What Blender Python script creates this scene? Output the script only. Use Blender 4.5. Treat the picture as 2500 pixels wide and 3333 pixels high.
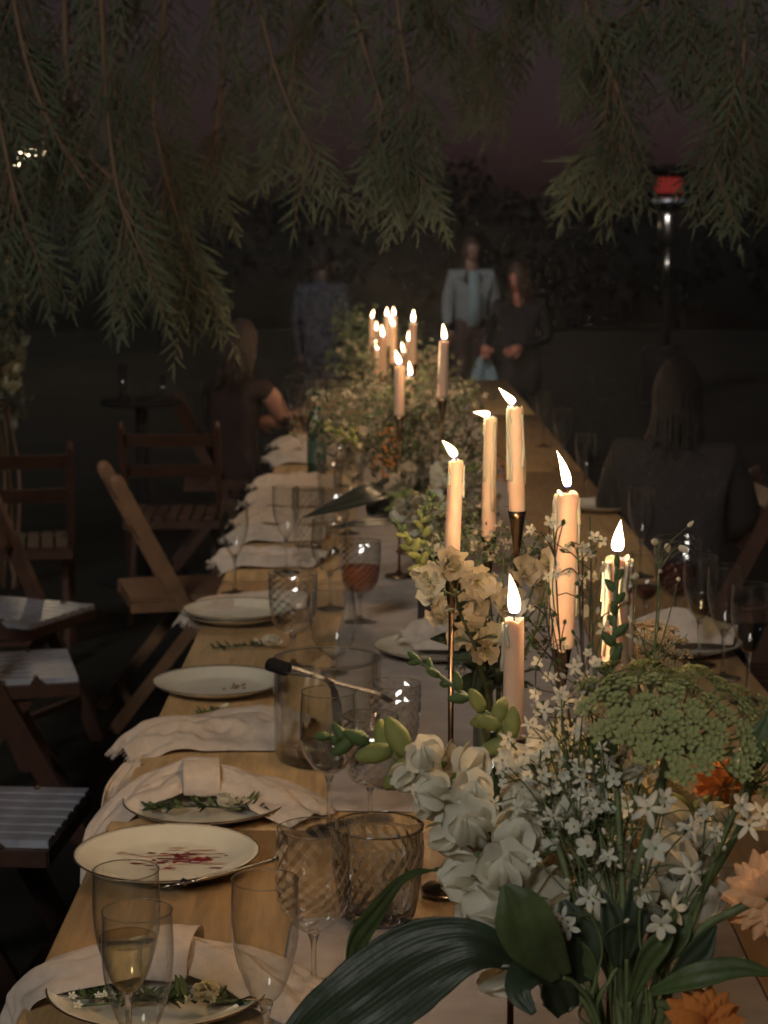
import bpy, bmesh, math, random
from mathutils import Vector, Matrix, Euler, noise
R = math.radians
PI = math.pi
rnd = random.Random(7)
for o in list(bpy.data.objects):
    bpy.data.objects.remove(o, do_unlink=True)
sc = bpy.context.scene
C = sc.collection

# ------------------------------------------------------------------ camera
CAM_Z, F, CX, CY, YH = 1.67, 6258.0, 1250.0, 1666.5, 760.0
PITCH = math.atan((CY - YH) / F)
cd = bpy.data.cameras.new('camera'); cam = bpy.data.objects.new('camera', cd); C.objects.link(cam)
cam.location = (0, 0, CAM_Z); cam.rotation_euler = (PI / 2 - PITCH, 0, 0)
cd.sensor_fit = 'VERTICAL'; cd.sensor_height = 36.0; cd.lens = F / 3333.0 * 36.0
cd.clip_start = 0.05; cd.clip_end = 2000
cd.dof.use_dof = True; cd.dof.focus_distance = 2.3; cd.dof.aperture_fstop = 10
sc.camera = cam
sc.render.resolution_x, sc.render.resolution_y = 768, 1024

# ------------------------------------------------------------------ world (dusk sky)
w = bpy.data.worlds.new('World'); sc.world = w; w.use_nodes = True
nt = w.node_tree; nt.nodes.clear()
SUN_EL, SUN_AZ = R(32), R(205)
sky = nt.nodes.new('ShaderNodeTexSky'); sky.sky_type = 'NISHITA'; sky.sun_disc = False
sky.sun_elevation = R(-3.2); sky.sun_rotation = R(20); sky.altitude = 100
sky.air_density = 1.0; sky.dust_density = 2.0; sky.ozone_density = 1.0
bw = nt.nodes.new('ShaderNodeRGBToBW')
mx = nt.nodes.new('ShaderNodeMix'); mx.data_type = 'RGBA'; mx.blend_type = 'MIX'; mx.inputs[0].default_value = 0.72
tint = nt.nodes.new('ShaderNodeMix'); tint.data_type = 'RGBA'; tint.blend_type = 'MULTIPLY'; tint.inputs[0].default_value = 1.0
tint.inputs[7].default_value = (1.0, 0.66, 0.80, 1)
bg = nt.nodes.new('ShaderNodeBackground'); bg.inputs[1].default_value = 0.085
wo = nt.nodes.new('ShaderNodeOutputWorld')
nt.links.new(sky.outputs[0], bw.inputs[0]); nt.links.new(sky.outputs[0], mx.inputs[6]); nt.links.new(bw.outputs[0], mx.inputs[7])
nt.links.new(mx.outputs[2], tint.inputs[6]); nt.links.new(tint.outputs[2], bg.inputs[0]); nt.links.new(bg.outputs[0], wo.inputs[0])

# ------------------------------------------------------------------ one soft, weak sun lamp (night light from behind the camera)
ld = bpy.data.lights.new('sun', 'SUN'); ld.energy = 0.72; ld.angle = R(13); ld.color = (1.0, 0.96, 0.89)
sun = bpy.data.objects.new('sun', ld); C.objects.link(sun)
sun.rotation_euler = (Vector((0.30, 0.80, -0.50))).to_track_quat('-Z', 'Y').to_euler()

sc.view_settings.view_transform = 'Standard'; sc.view_settings.look = 'None'
sc.view_settings.exposure = 0.48; sc.view_settings.gamma = 1.0; sc.view_settings.use_curve_mapping = False
cy = sc.cycles
cy.use_denoising = True; cy.denoiser = 'OPENIMAGEDENOISE'
cy.use_light_tree = True
cy.max_bounces = 9; cy.diffuse_bounces = 2; cy.glossy_bounces = 2; cy.transmission_bounces = 7; cy.transparent_max_bounces = 28
cy.use_adaptive_sampling = True; cy.adaptive_threshold = 0.03
cy.caustics_reflective = False; cy.caustics_refractive = False
cy.sample_clamp_direct = 8.0; cy.sample_clamp_indirect = 4.0

# ------------------------------------------------------------------ pixel of the photograph -> point of the place
FW = Vector((0, math.cos(PITCH), -math.sin(PITCH))); UP = Vector((0, math.sin(PITCH), math.cos(PITCH)))
def ray(px, py):
    return FW + Vector((1, 0, 0)) * ((px - CX) / F) + UP * ((CY - py) / F)
def at(px, py, Y):
    d = ray(px, py); return Vector((0, 0, CAM_Z)) + d * (Y / d.y)
TZ = 0.75
def on(px, py, z=TZ):
    d = ray(px, py); return Vector((0, 0, CAM_Z)) + d * ((z - CAM_Z) / d.z)

# ------------------------------------------------------------------ materials
def rgba(c, k=1.0): return (min(1, c[0] * k), min(1, c[1] * k), min(1, c[2] * k), 1)
MATS = {}
def M(name, col, rough=.6, var=.15, scale=30, bump=0.0, spec=.5, metal=0.0, sss=None, transl=0.0, coat=0.0, stretch=None, bscale=None, tcol=None):
    if name in MATS: return MATS[name]
    m = bpy.data.materials.new(name); m.use_nodes = True; t = m.node_tree; t.nodes.clear()
    N = t.nodes.new; L = t.links.new
    out = N('ShaderNodeOutputMaterial'); p = N('ShaderNodeBsdfPrincipled')
    tc = N('ShaderNodeTexCoord'); src = tc.outputs['Object']
    if stretch:
        mp = N('ShaderNodeMapping'); mp.inputs['Scale'].default_value = stretch; L(src, mp.inputs[0]); src = mp.outputs[0]
    nz = N('ShaderNodeTexNoise'); nz.inputs['Scale'].default_value = scale; nz.inputs['Detail'].default_value = 6; nz.inputs['Roughness'].default_value = .62
    L(src, nz.inputs['Vector'])
    mr = N('ShaderNodeMapRange'); mr.inputs[1].default_value = .3; mr.inputs[2].default_value = .7; L(nz.outputs[0], mr.inputs[0])
    mix = N('ShaderNodeMix'); mix.data_type = 'RGBA'
    mix.inputs[6].default_value = rgba(col, 1 - var); mix.inputs[7].default_value = rgba(col, 1 + var)
    L(mr.outputs[0], mix.inputs[0]); L(mix.outputs[2], p.inputs['Base Color'])
    p.inputs['Roughness'].default_value = rough; p.inputs['Specular IOR Level'].default_value = spec; p.inputs['Metallic'].default_value = metal
    if coat: p.inputs['Coat Weight'].default_value = coat; p.inputs['Coat Roughness'].default_value = .2
    if sss:
        p.inputs['Subsurface Weight'].default_value = sss[0]; p.inputs['Subsurface Radius'].default_value = sss[1]; p.inputs['Subsurface Scale'].default_value = 1.0
    if bump:
        b = N('ShaderNodeBump'); b.inputs['Strength'].default_value = bump; b.inputs['Distance'].default_value = .01
        n2 = N('ShaderNodeTexNoise'); n2.inputs['Scale'].default_value = bscale or scale * 3; n2.inputs['Detail'].default_value = 4
        L(src, n2.inputs['Vector']); L(n2.outputs[0], b.inputs['Height']); L(b.outputs[0], p.inputs['Normal'])
    sh = p.outputs[0]
    if transl:
        tr = N('ShaderNodeBsdfTranslucent')
        if tcol: tr.inputs[0].default_value = rgba(tcol)
        else: L(mix.outputs[2], tr.inputs[0])
        ms = N('ShaderNodeMixShader'); ms.inputs[0].default_value = transl; L(sh, ms.inputs[1]); L(tr.outputs[0], ms.inputs[2]); sh = ms.outputs[0]
    L(sh, out.inputs[0]); MATS[name] = m
    return m
def glass(name, tintc=(.97, .98, .97), lo=.045, blend=2.4, rough=.015, bump=0.0, hi=.85, edge=.48):
    m = bpy.data.materials.new(name); m.use_nodes = True; t = m.node_tree; t.nodes.clear(); N = t.nodes.new; L = t.links.new
    out = N('ShaderNodeOutputMaterial'); tr = N('ShaderNodeBsdfTransparent'); tr.inputs[0].default_value = rgba(tintc)
    gl = N('ShaderNodeBsdfGlossy'); gl.inputs['Roughness'].default_value = rough; gl.inputs[0].default_value = (1, 1, 1, 1)
    lw = N('ShaderNodeLayerWeight'); lw.inputs[0].default_value = .5
    pw = N('ShaderNodeMath'); pw.operation = 'POWER'; pw.inputs[1].default_value = blend; L(lw.outputs['Facing'], pw.inputs[0])
    mr = N('ShaderNodeMapRange'); mr.inputs[3].default_value = lo; mr.inputs[4].default_value = hi
    L(pw.outputs[0], mr.inputs[0])
    p3 = N('ShaderNodeMath'); p3.operation = 'POWER'; p3.inputs[1].default_value = 2.6; L(lw.outputs['Facing'], p3.inputs[0])
    tm = N('ShaderNodeMix'); tm.data_type = 'RGBA'; tm.inputs[6].default_value = rgba(tintc); tm.inputs[7].default_value = rgba(tintc, edge)
    L(p3.outputs[0], tm.inputs[0]); L(tm.outputs[2], tr.inputs[0])
    if bump:
        tc = N('ShaderNodeTexCoord'); v = N('ShaderNodeTexVoronoi'); v.inputs['Scale'].default_value = 220; L(tc.outputs['Object'], v.inputs['Vector'])
        b = N('ShaderNodeBump'); b.inputs['Strength'].default_value = bump; b.inputs['Distance'].default_value = .004
        L(v.outputs[0], b.inputs['Height']); L(b.outputs[0], gl.inputs['Normal']); L(b.outputs[0], lw.inputs['Normal'])
    ms = N('ShaderNodeMixShader'); L(mr.outputs[0], ms.inputs[0]); L(tr.outputs[0], ms.inputs[1]); L(gl.outputs[0], ms.inputs[2]); L(ms.outputs[0], out.inputs[0])
    MATS[name] = m; return m
def solid_glass(name, ior=1.5, rough=0.0, mixf=.68):
    m = bpy.data.materials.new(name); m.use_nodes = True; t = m.node_tree; t.nodes.clear()
    g_ = t.nodes.new('ShaderNodeBsdfGlass'); g_.inputs['IOR'].default_value = ior; g_.inputs['Roughness'].default_value = rough; g_.inputs[0].default_value = (.97, .98, .97, 1)
    o = t.nodes.new('ShaderNodeOutputMaterial'); tr = t.nodes.new('ShaderNodeBsdfTransparent'); tr.inputs[0].default_value = (.97, .97, .95, 1); ms = t.nodes.new('ShaderNodeMixShader'); ms.inputs[0].default_value = mixf
    t.links.new(tr.outputs[0], ms.inputs[1]); t.links.new(g_.outputs[0], ms.inputs[2]); t.links.new(ms.outputs[0], o.inputs[0]); MATS[name] = m; return m
def emit(name, col, s):
    m = bpy.data.materials.new(name); m.use_nodes = True; t = m.node_tree; t.nodes.clear()
    e = t.nodes.new('ShaderNodeEmission'); e.inputs[0].default_value = rgba(col); e.inputs[1].default_value = s
    o = t.nodes.new('ShaderNodeOutputMaterial'); t.links.new(e.outputs[0], o.inputs[0]); MATS[name] = m; return m

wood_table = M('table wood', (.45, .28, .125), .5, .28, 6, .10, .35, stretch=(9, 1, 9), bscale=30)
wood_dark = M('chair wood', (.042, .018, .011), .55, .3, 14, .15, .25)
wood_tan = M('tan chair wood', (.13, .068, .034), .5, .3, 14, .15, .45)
wood_seat = M('sheen-tinted seat slat', (.24, .245, .28), .38, .3, 18, .2, .6, coat=.5)  # the bluish sheen on the seats is put into this grey base colour
linen = M('napkin linen', (.55, .455, .37), .9, .10, 60, .25, .2, bscale=420, transl=.12)
linen2 = M('runner linen', (.41, .35, .31), .92, .13, 16, .25, .2, bscale=420)
china = M('plate glaze', (.66, .62, .50), .16, .05, 30, 0, .5)
gilt = M('dark gilt rim', (.16, .10, .05), .3, .2, 60, 0, .5, metal=.7)
steel = M('brushed steel', (.50, .48, .45), .25, .1, 80, 0, .5, metal=1)
black_metal = M('black metal', (.008, .008, .009), .9, .2, 30, 0, .1)
brass = M('aged brass', (.34, .21, .11), .27, .2, 40, 0, .5, metal=1)
wax = M('ivory wax', (.74, .50, .35), .5, .05, 40, .08, .3, sss=(1.0, (.014, .007, .003)))
petal_white = M('white petal', (.80, .79, .66), .7, .08, 60, .1, .2, transl=.42, tcol=(.80, .66, .40))
petal_cream = M('cream petal', (.62, .53, .38), .7, .14, 60, .1, .2, transl=.42)
petal_peach = M('peach petal', (.78, .46, .25), .7, .18, 50, .1, .2, transl=.35)
petal_orange = M('orange petal', (.62, .22, .05), .7, .25, 50, .1, .2, transl=.35)
bud_green = M('green bud', (.10, .15, .045), .6, .25, 60, .1, .3, transl=.25)
bud_lime = M('lime bud', (.33, .35, .11), .6, .2, 60, .1, .3, transl=.4)
stem_green = M('stem green', (.105, .135, .050), .55, .3, 60, .1, .4, transl=.1)
leaf_dark = M('dark leaf', (.026, .042, .020), .5, .4, 14, .12, .45, bscale=60, transl=.08)
leaf_mid = M('mid leaf', (.075, .110, .036), .5, .3, 25, .2, .4, transl=.25)
lace_green = M('lace umbel', (.38, .40, .17), .75, .3, 60, .1, .2, transl=.3)
yarrow_tan = M('dry yarrow', (.42, .31, .17), .8, .3, 60, .1, .2, transl=.25)
filler = M('filler blossom', (.27, .235, .165), .8, .35, 40, .1, .2, transl=.3)
filler_g = M('filler leaf', (.09, .11, .05), .7, .35, 40, .1, .3, transl=.25)
twig = M('brown twig', (.06, .038, .025), .8, .2, 60, .1)
wick_m = M('charred wick', (.02, .015, .012), .9, .1, 60)
bark = M('cypress bark', (.13, .085, .055), .9, .3, 20, .5, .2, stretch=(1, 1, .2))
needle = M('cypress needle', (.074, .092, .058), .7, .5, 5, 0, .2, transl=.30)
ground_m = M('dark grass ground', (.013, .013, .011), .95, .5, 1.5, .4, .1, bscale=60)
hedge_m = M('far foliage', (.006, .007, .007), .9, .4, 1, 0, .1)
skin = M('skin', (.45, .24, .17), .55, .08, 30, 0, .4, sss=(.15, (.01, .004, .002)))
hair = M('brown hair', (.05, .028, .018), .6, .3, 60, .2, .4)
cl_black = M('black cloth', (.016, .014, .015), .9, .3, 40, .2, .2)
cl_blue = M('pale blue jacket', (.18, .20, .21), .9, .15, 40, .2, .2)
cl_shirt = M('light shirt', (.20, .26, .28), .9, .15, 40, .2, .2)
cl_wine = M('dark trousers', (.045, .025, .026), .9, .2, 40, .2, .2)
cl_pat = M('blue patterned cloth', (.040, .045, .062), .9, .75, 26, .2, .2)
cl_grey = M('charcoal coat', (.032, .030, .034), .9, .3, 40, .2, .2)
bottle_g = M('green bottle glass', (.010, .040, .026), .12, .2, 20, 0, .6)
label_m = M('dark bottle label', (.030, .075, .055), .6, .2, 40)
vase_dark = M('smoky vase', (.045, .040, .036), .25, .2, 20, 0, .5)
vase_clay = M('dark stoneware', (.060, .046, .042), .6, .3, 20, .2, .4)
glass_clear = glass('clear glass')
glass_cut = glass('cut glass', lo=.15, blend=1.9, rough=.03, hi=.85)
glass_hob = glass('hobnail glass', lo=.17, blend=1.8, rough=.03, hi=.8)
glass_vase = glass('green tinted vase glass', (.80, .88, .80), .05, 3.0)
glass_solid = solid_glass('solid glass'); glass_crystal = solid_glass('cut crystal', 1.52, 0, .84)
liq_wine = M('red wine', (.05, .006, .006), .08, .1, 20)
liq_orange = M('orange drink', (.48, .13, .04), .15, .2, 30, transl=.5)
liq_white = glass('white wine', (.93, .86, .66), .06, 4)
sauce = M('berry sauce', (.16, .020, .022), .3, .4, 90)
crumb = M('food crumb', (.17, .09, .04), .8, .4, 90)
def flame_mat(name, col, s):
    m = bpy.data.materials.new(name); m.use_nodes = True; t = m.node_tree; t.nodes.clear(); N = t.nodes.new; L = t.links.new
    tc = N('ShaderNodeTexCoord'); sp = N('ShaderNodeSeparateXYZ'); L(tc.outputs['Generated'], sp.inputs[0])
    cr = N('ShaderNodeValToRGB'); e = cr.color_ramp.elements; e[0].position = .05; e[0].color = (.02, .03, .10, 1); e[1].position = .24; e[1].color = rgba(col)
    mr = N('ShaderNodeMapRange'); mr.inputs[1].default_value = .04; mr.inputs[2].default_value = .30; mr.inputs[3].default_value = s * .0008; mr.inputs[4].default_value = s
    L(sp.outputs[2], cr.inputs[0]); L(sp.outputs[2], mr.inputs[0])
    em = N('ShaderNodeEmission'); L(cr.outputs[0], em.inputs[0]); L(mr.outputs[0], em.inputs[1]); o = N('ShaderNodeOutputMaterial'); L(em.outputs[0], o.inputs[0]); MATS[name] = m; return m
flame_m = flame_mat('candle flame', (1.0, .65, .35), 740)
bulb_m = emit('bulb', (1.0, .78, .48), 90)
glow_m = emit('heater glow', (1.0, .10, .08), .13)

# ------------------------------------------------------------------ mesh building
def basis(d, up=Vector((0, 0, 1)), loc=(0, 0, 0), s=1.0):
    x = Vector(d).normalized(); up = Vector(up)
    if abs(x.dot(up.normalized())) > .98: up = Vector((0.3, 1, .1))
    y = up.cross(x).normalized(); z = x.cross(y)
    m = Matrix(((x.x * s, y.x * s, z.x * s, loc[0]), (x.y * s, y.y * s, z.y * s, loc[1]), (x.z * s, y.z * s, z.z * s, loc[2]), (0, 0, 0, 1)))
    return m
def cat(pts, n=6):
    P = [Vector(p) for p in pts]
    if len(P) < 3:
        return [P[0].lerp(P[-1], i / n) for i in range(n + 1)]
    P = [P[0] * 2 - P[1]] + P + [P[-1] * 2 - P[-2]]; out = []
    for i in range(1, len(P) - 2):
        a, b, c, d = P[i - 1:i + 3]
        for k in range(n):
            t = k / n
            out.append(.5 * ((2 * b) + (c - a) * t + (2 * a - 5 * b + 4 * c - d) * t * t + (3 * b - a - 3 * c + d) * t ** 3))
    out.append(P[-2]); return out
def lerp(a, b, t): return a + (b - a) * t
class MB:
    def __init__(s): s.v = []; s.f = []; s.mi = []
    def add(s, vs, fs, mi=0):
        n = len(s.v); s.v += [tuple(v) for v in vs]; s.f += [tuple(i + n for i in f) for f in fs]; s.mi += [mi] * len(fs); return s
    def tube(s, pts, r, seg=6, cap=True, mi=0, off=(0, 0, 0)):
        pts = [Vector(p) - Vector(off) for p in pts]; n = len(pts); rs = r if isinstance(r, (list, tuple)) else [r] * n
        if len(rs) != n: rs = [lerp(rs[0], rs[-1], i / (n - 1)) for i in range(n)]
        vs = []; fs = []; u = Vector((0.13, .21, 1)).normalized()
        for i, p in enumerate(pts):
            d = (pts[min(i + 1, n - 1)] - pts[max(i - 1, 0)])
            if d.length < 1e-9: d = Vector((0, 0, 1))
            d.normalize(); x = u.cross(d)
            if x.length < 1e-3: x = Vector((1, 0, 0)).cross(d)
            x.normalize(); y = d.cross(x); u = y.cross(d) if False else u
            for k in range(seg):
                a = 2 * PI * k / seg; vs.append(p + (x * math.cos(a) + y * math.sin(a)) * rs[i])
        for i in range(n - 1):
            for k in range(seg):
                a = i * seg + k; b = i * seg + (k + 1) % seg; fs.append((a, b, b + seg, a + seg))
        if cap: fs.append(tuple(range(seg - 1, -1, -1))); fs.append(tuple((n - 1) * seg + k for k in range(seg)))
        return s.add(vs, fs, mi)
    def lathe(s, prof, seg=24, mi=0, off=(0, 0, 0), wob=None):
        vs = []; fs = []; n = len(prof)
        for i, (r, z) in enumerate(prof):
            for k in range(seg):
                a = 2 * PI * k / seg; rr, zz = (r, z) if wob is None else wob(r, z, a, i)
                vs.append((off[0] + rr * math.cos(a), off[1] + rr * math.sin(a), off[2] + zz))
        for i in range(n - 1):
            for k in range(seg):
                a = i * seg + k; b = i * seg + (k + 1) % seg; fs.append((a, b, b + seg, a + seg))
        if prof[0][0] > 1e-6 and prof[0][0] < .0 : pass
        return s.add(vs, fs, mi)
    def box(s, c, size, mi=0):
        x, y, z = [d / 2 for d in size]; c = Vector(c)
        return s.add([c + Vector((i * x, j * y, k * z)) for i in (-1, 1) for j in (-1, 1) for k in (-1, 1)],
                     [(0, 1, 3, 2), (4, 6, 7, 5), (0, 4, 5, 1), (2, 3, 7, 6), (0, 2, 6, 4), (1, 5, 7, 3)], mi)
    def beam(s, a, b, wd, th, up=(0, 0, 1), mi=0, n=1, bow=0):
        a, b = Vector(a), Vector(b); m = basis(b - a, up); y = m.col[1].xyz; z = m.col[2].xyz; vs = []; fs = []
        for i in range(n + 1):
            p = a.lerp(b, i / n) + z * 0 + y * 0
            if bow: p = p + z * bow * math.sin(PI * i / n)
            for (j, k) in ((-1, -1), (1, -1), (1, 1), (-1, 1)): vs.append(p + y * wd / 2 * j + z * th / 2 * k)
        for i in range(n):
            q = i * 4
            for k in range(4): fs.append((q + k, q + (k + 1) % 4, q + 4 + (k + 1) % 4, q + 4 + k))
        fs.append((3, 2, 1, 0)); q = n * 4; fs.append((q, q + 1, q + 2, q + 3))
        return s.add(vs, fs, mi)
    def petal(s, m, Ln, W, cup=.3, ruf=0, nu=5, nv=2, shape=1.0, side=.25, seed=0, mi=0, notch=0, base=.12):
        vs = []; fs = []; k = 2 * nv + 1; r = random.Random(seed)
        ph = r.random() * 6
        for i in range(nu + 1):
            t = i / nu
            wd = W * (base + (1 - base) * math.sin(PI * min(1, (t ** shape) * .93 + .03)) ** .75) if t < 1 else W * .30
            for j in range(-nv, nv + 1):
                q = j / nv
                x = t * Ln - (notch * Ln * (1 - abs(q)) if i == nu else 0) - (.10 * Ln * q * q * t)
                z = cup * Ln * t * t + side * wd * q * q + ruf * t * math.sin(ph + q * 4 + t * 5)
                vs.append(m @ Vector((x, q * wd, z)))
        for i in range(nu):
            for j in range(k - 1):
                a = i * k + j; fs.append((a, a + 1, a + k + 1, a + k))
        return s.add(vs, fs, mi)
    def ball(s, c, r, sc=(1, 1, 1), seg=8, rings=5, mi=0, m=None):
        vs = []; fs = []; c = Vector(c)
        for i in range(rings + 1):
            a = PI * i / rings
            for k in range(seg):
                b = 2 * PI * k / seg
                p = Vector((r * sc[0] * math.sin(a) * math.cos(b), r * sc[1] * math.sin(a) * math.sin(b), r * sc[2] * math.cos(a)))
                if m is not None: p = m.to_3x3() @ p
                vs.append(c + p)
        for i in range(rings):
            for k in range(seg):
                a = i * seg + k; b = i * seg + (k + 1) % seg; fs.append((a, a + seg, b + seg, b))
        return s.add(vs, fs, mi)
    def mesh(s, name, mats, smooth=True):
        me = bpy.data.meshes.new(name); me.from_pydata(s.v, [], s.f)
        for m in (mats if isinstance(mats, (list, tuple)) else [mats]): me.materials.append(m)
        if any(s.mi): me.polygons.foreach_set('material_index', s.mi)
        if smooth: me.polygons.foreach_set('use_smooth', [True] * len(me.polygons))
        bm = bmesh.new(); bm.from_mesh(me); bmesh.ops.remove_doubles(bm, verts=bm.verts, dist=1e-6); bm.to_mesh(me); bm.free()
        me.update(); return me

def link(name, data, parent=None, loc=(0, 0, 0), rot=(0, 0, 0), scale=1.0, mtx=None):
    o = bpy.data.objects.new(name, data); C.objects.link(o)
    if parent: o.parent = parent
    if mtx is not None: o.matrix_local = mtx
    else:
        o.location = loc; o.rotation_euler = rot; o.scale = (scale,) * 3 if not isinstance(scale, (tuple, list)) else scale
    return o
def tag(o, label, catg, group=None, kind=None):
    o['label'] = label; o['category'] = catg
    if group: o['group'] = group
    if kind: o['kind'] = kind
    return o
def thing(name, loc, label, catg, group=None, rot=(0, 0, 0), scale=1.0):
    return tag(link(name, None, None, loc, rot, scale), label, catg, group)
def part(name, mb, mat, parent, loc=(0, 0, 0), rot=(0, 0, 0), scale=1.0, smooth=True, mtx=None, mods=None):
    me = mb.mesh(name, mat, smooth) if isinstance(mb, MB) else mb
    o = link(name, me, parent, loc, rot, scale, mtx)
    for f in (mods or []): f(o)
    return o
def bev(wd=.004, n=1):
    def f(o):
        m = o.modifiers.new('b', 'BEVEL'); m.width = wd; m.segments = n; m.limit_method = 'ANGLE'
    return f
def subd(n=1):
    def f(o):
        m = o.modifiers.new('s', 'SUBSURF'); m.levels = n; m.render_levels = n
    return f
def solid(t=.002):
    def f(o):
        m = o.modifiers.new('t', 'SOLIDIFY'); m.thickness = t; m.offset = 0
    return f
# ================================================================== the setting
g = MB(); n = 60
for i in range(n + 1):
    for j in range(n + 1):
        x = (i / n - .5); y = (j / n - .5)
        X = math.copysign(abs(2 * x) ** 2.2, x) * 420; Y = 12 + math.copysign(abs(2 * y) ** 2.2, y) * 420
        g.v.append((X, Y, 0.0))
for i in range(n):
    for j in range(n):
        a = i * (n + 1) + j; g.f.append((a, a + n + 1, a + n + 2, a + 1)); g.mi.append(0)
g.v = [(x, y, -.10 * max(0, min(1, (y - 12.5) / 6)) ** 2 * (3 - 2 * max(0, min(1, (y - 12.5) / 6)))) for x, y, z in g.v]
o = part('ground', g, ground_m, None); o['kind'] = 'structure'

LX, RX = -.435, .78
seams = [0.75, 2.90, 5.08, 7.46, 9.84, 12.2]
tl = ['bare wooden banquet table nearest the viewer, under the first bouquet', 'wooden banquet table under the glass ice bucket and the second bouquet',
      'wooden banquet table under the conical dark vase', 'wooden banquet table under the farther flowers and candles', 'farthest wooden banquet table, at the end of the row']
for k in range(5):
    y0, y1 = seams[k] + .003, seams[k + 1] - .003; mid = (y0 + y1) / 2; xm = (LX + RX) / 2
    t = thing('dining_table', (xm, mid, 0), tl[k], 'table', 'tables set end to end')
    W, D = RX - LX, y1 - y0
    part('tabletop', MB().box((0, 0, TZ - .015), (W, D, .03)), wood_table, t, mods=[bev(.004)])
    for s in (-1, 1): part('apron', MB().box((s * (W / 2 - .06), 0, TZ - .065), (.03, D - .1, .068)), wood_table, t)
    for sx in (-1, 1):
        for sy in (-1, 1):
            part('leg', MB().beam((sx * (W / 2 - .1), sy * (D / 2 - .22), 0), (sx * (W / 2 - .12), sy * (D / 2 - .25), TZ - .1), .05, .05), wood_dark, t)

# ---- linen runners
def sheet(name, x0, x1, y0, y1, z, mat, label, catg, amp=.004, nx=18, ny=60, seed=1, wav=0.01):
    m = MB(); vs = []; fs = []
    for j in range(ny + 1):
        for i in range(nx + 1):
            u, v = i / nx, j / ny; x = lerp(x0, x1, u); y = lerp(y0, y1, v)
            if i in (0, nx): x += wav * noise.noise((0.3 + i, y * 2.2, seed))
            if j in (0, ny): y += wav * noise.noise((x * 3, .7 + j, seed))
            h = noise.noise((x * 7, y * 3.1, seed)) * .5 + .5
            cr = max(0, noise.noise((x * 3 + y * 1.5, y * 9, seed + 4))) ** 2
            vs.append((x, y, z + .0008 + amp * (h * .45 + cr * 1.2)))
    for j in range(ny):
        for i in range(nx):
            a = j * (nx + 1) + i; fs.append((a, a + 1, a + nx + 2, a + nx + 1))
    m.add(vs, fs); o = part(name, m, mat, None, mods=[solid(.0012), subd(1)]); return tag(o, label, catg)
sheet('table_runner', -.10, .47, 2.98, 11.9, TZ + .001, linen2, 'long grey linen runner down the middle of the tables behind the crystal bowl', 'runner', .005, 16, 150)
sheet('table_runner', -.13, .47, 0.9, 2.50, TZ + .001, linen2, 'beige linen runner under the glossy dark leaf at the bottom of the picture', 'runner', .004, 16, 40, 5)

# ================================================================== folding chairs
def chair_meshes(wood, seatmat):
    ms = {}
    PT = Vector((-.24, 0, .86)); PB = Vector((.20, 0, 0))
    def pp(z): return PB.lerp(PT, z / .86)
    a = MB(); a.beam(PB, PT, .050, .026, (0, 1, 0)); 
    d = (PT - PB).normalized()
    a.ball(PT, .0245, (1, .53, 1), 12, 6)
    ms['post'] = a.mesh('post', wood, False)
    ms['rear_leg'] = MB().beam((.10, 0, .46), (-.27, 0, 0), .038, .022, (0, 1, 0)).mesh('rear_leg', wood, False)
    def rail(z, h):
        m = MB(); vs = []; fs = []; nn = 8; c = pp(z)
        for i in range(nn + 1):
            y = lerp(-.19, .19, i / nn); bx = -.018 * math.cos(PI * (i / nn - .5))
            for (q, k) in ((-.009, -1), (.009, -1), (.009, 1), (-.009, 1)):
                p = c + d * (h / 2 * k); vs.append((p.x + bx + q, y, p.z))
        for i in range(nn):
            for k in range(4): fs.append((i * 4 + k, i * 4 + (k + 1) % 4, i * 4 + 4 + (k + 1) % 4, i * 4 + 4 + k))
        fs += [(3, 2, 1, 0), tuple(nn * 4 + q for q in range(4))]
        m.add(vs, fs); return m.mesh('back_rail', wood, False)
    ms['back_rail'] = [rail(.80, .062), rail(.66, .062)]
    ms['slat'] = MB().box((0, 0, 0), (.40, .044, .016)).mesh('slat', seatmat, False)
    ms['seat_frame'] = MB().box((.19, 0, .432), (.028, .40, .034)).box((-.18, 0, .432), (.028, .40, .034)).box((0, -.196, .432), (.40, .02, .034)).box((0, .196, .432), (.40, .02, .034)).mesh('seat_frame', wood, False)
    ms['stretcher'] = [MB().beam((.13, -.2, .14), (.13, .2, .14), .02, .02).mesh('stretcher', wood, False), MB().beam((-.2, -.17, .085), (-.2, .17, .085), .02, .02).mesh('stretcher', wood, False)]
    return ms
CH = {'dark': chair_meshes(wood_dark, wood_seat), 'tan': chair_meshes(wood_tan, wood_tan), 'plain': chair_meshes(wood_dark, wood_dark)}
def chair(x, y, rz, label, kind='dark', grp='folding chairs around the tables', sc_=1.0):
    ms = CH[kind]; t = thing('folding_chair', (x, y, 0), label, 'chair', grp, (0, 0, R(rz)), sc_)
    for s in (-1, 1):
        link('post', ms['post'], t, (0, s * .203, 0)); link('rear_leg', ms['rear_leg'], t, (0, s * .176, 0))
    for m in ms['back_rail']: link('back_rail', m, t)
    for k in range(7): link('slat', ms['slat'], t, (0, (k - 3) * .0545, .457))
    link('seat_frame', ms['seat_frame'], t)
    for m in ms['stretcher']: link('stretcher', m, t)
    return t
chair(-.86, 3.92, -4, 'folding chair with the clearly slatted seat beside the dirty plate')
chair(-1.08, 5.30, 14, 'folding chair seat, lower of the two stacked in view at the left')
chair(-1.21, 6.12, -24, 'turned folding chair whose seat holds a bright glint')
chair(-.70, 6.55, 14, 'tan folding chair seen from the side, its backrest leaning from the table', 'tan')
chair(-1.45, 7.55, 100, 'folding chair with its ladder back towards the viewer, at the left edge', 'plain')
chair(-.92, 8.35, 92, 'dark folding chair behind the tan side-on chair', 'plain')
chair(-.86, 3.02, 6, 'nearest folding chair, a strip of seat slats showing low at the left')
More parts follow.
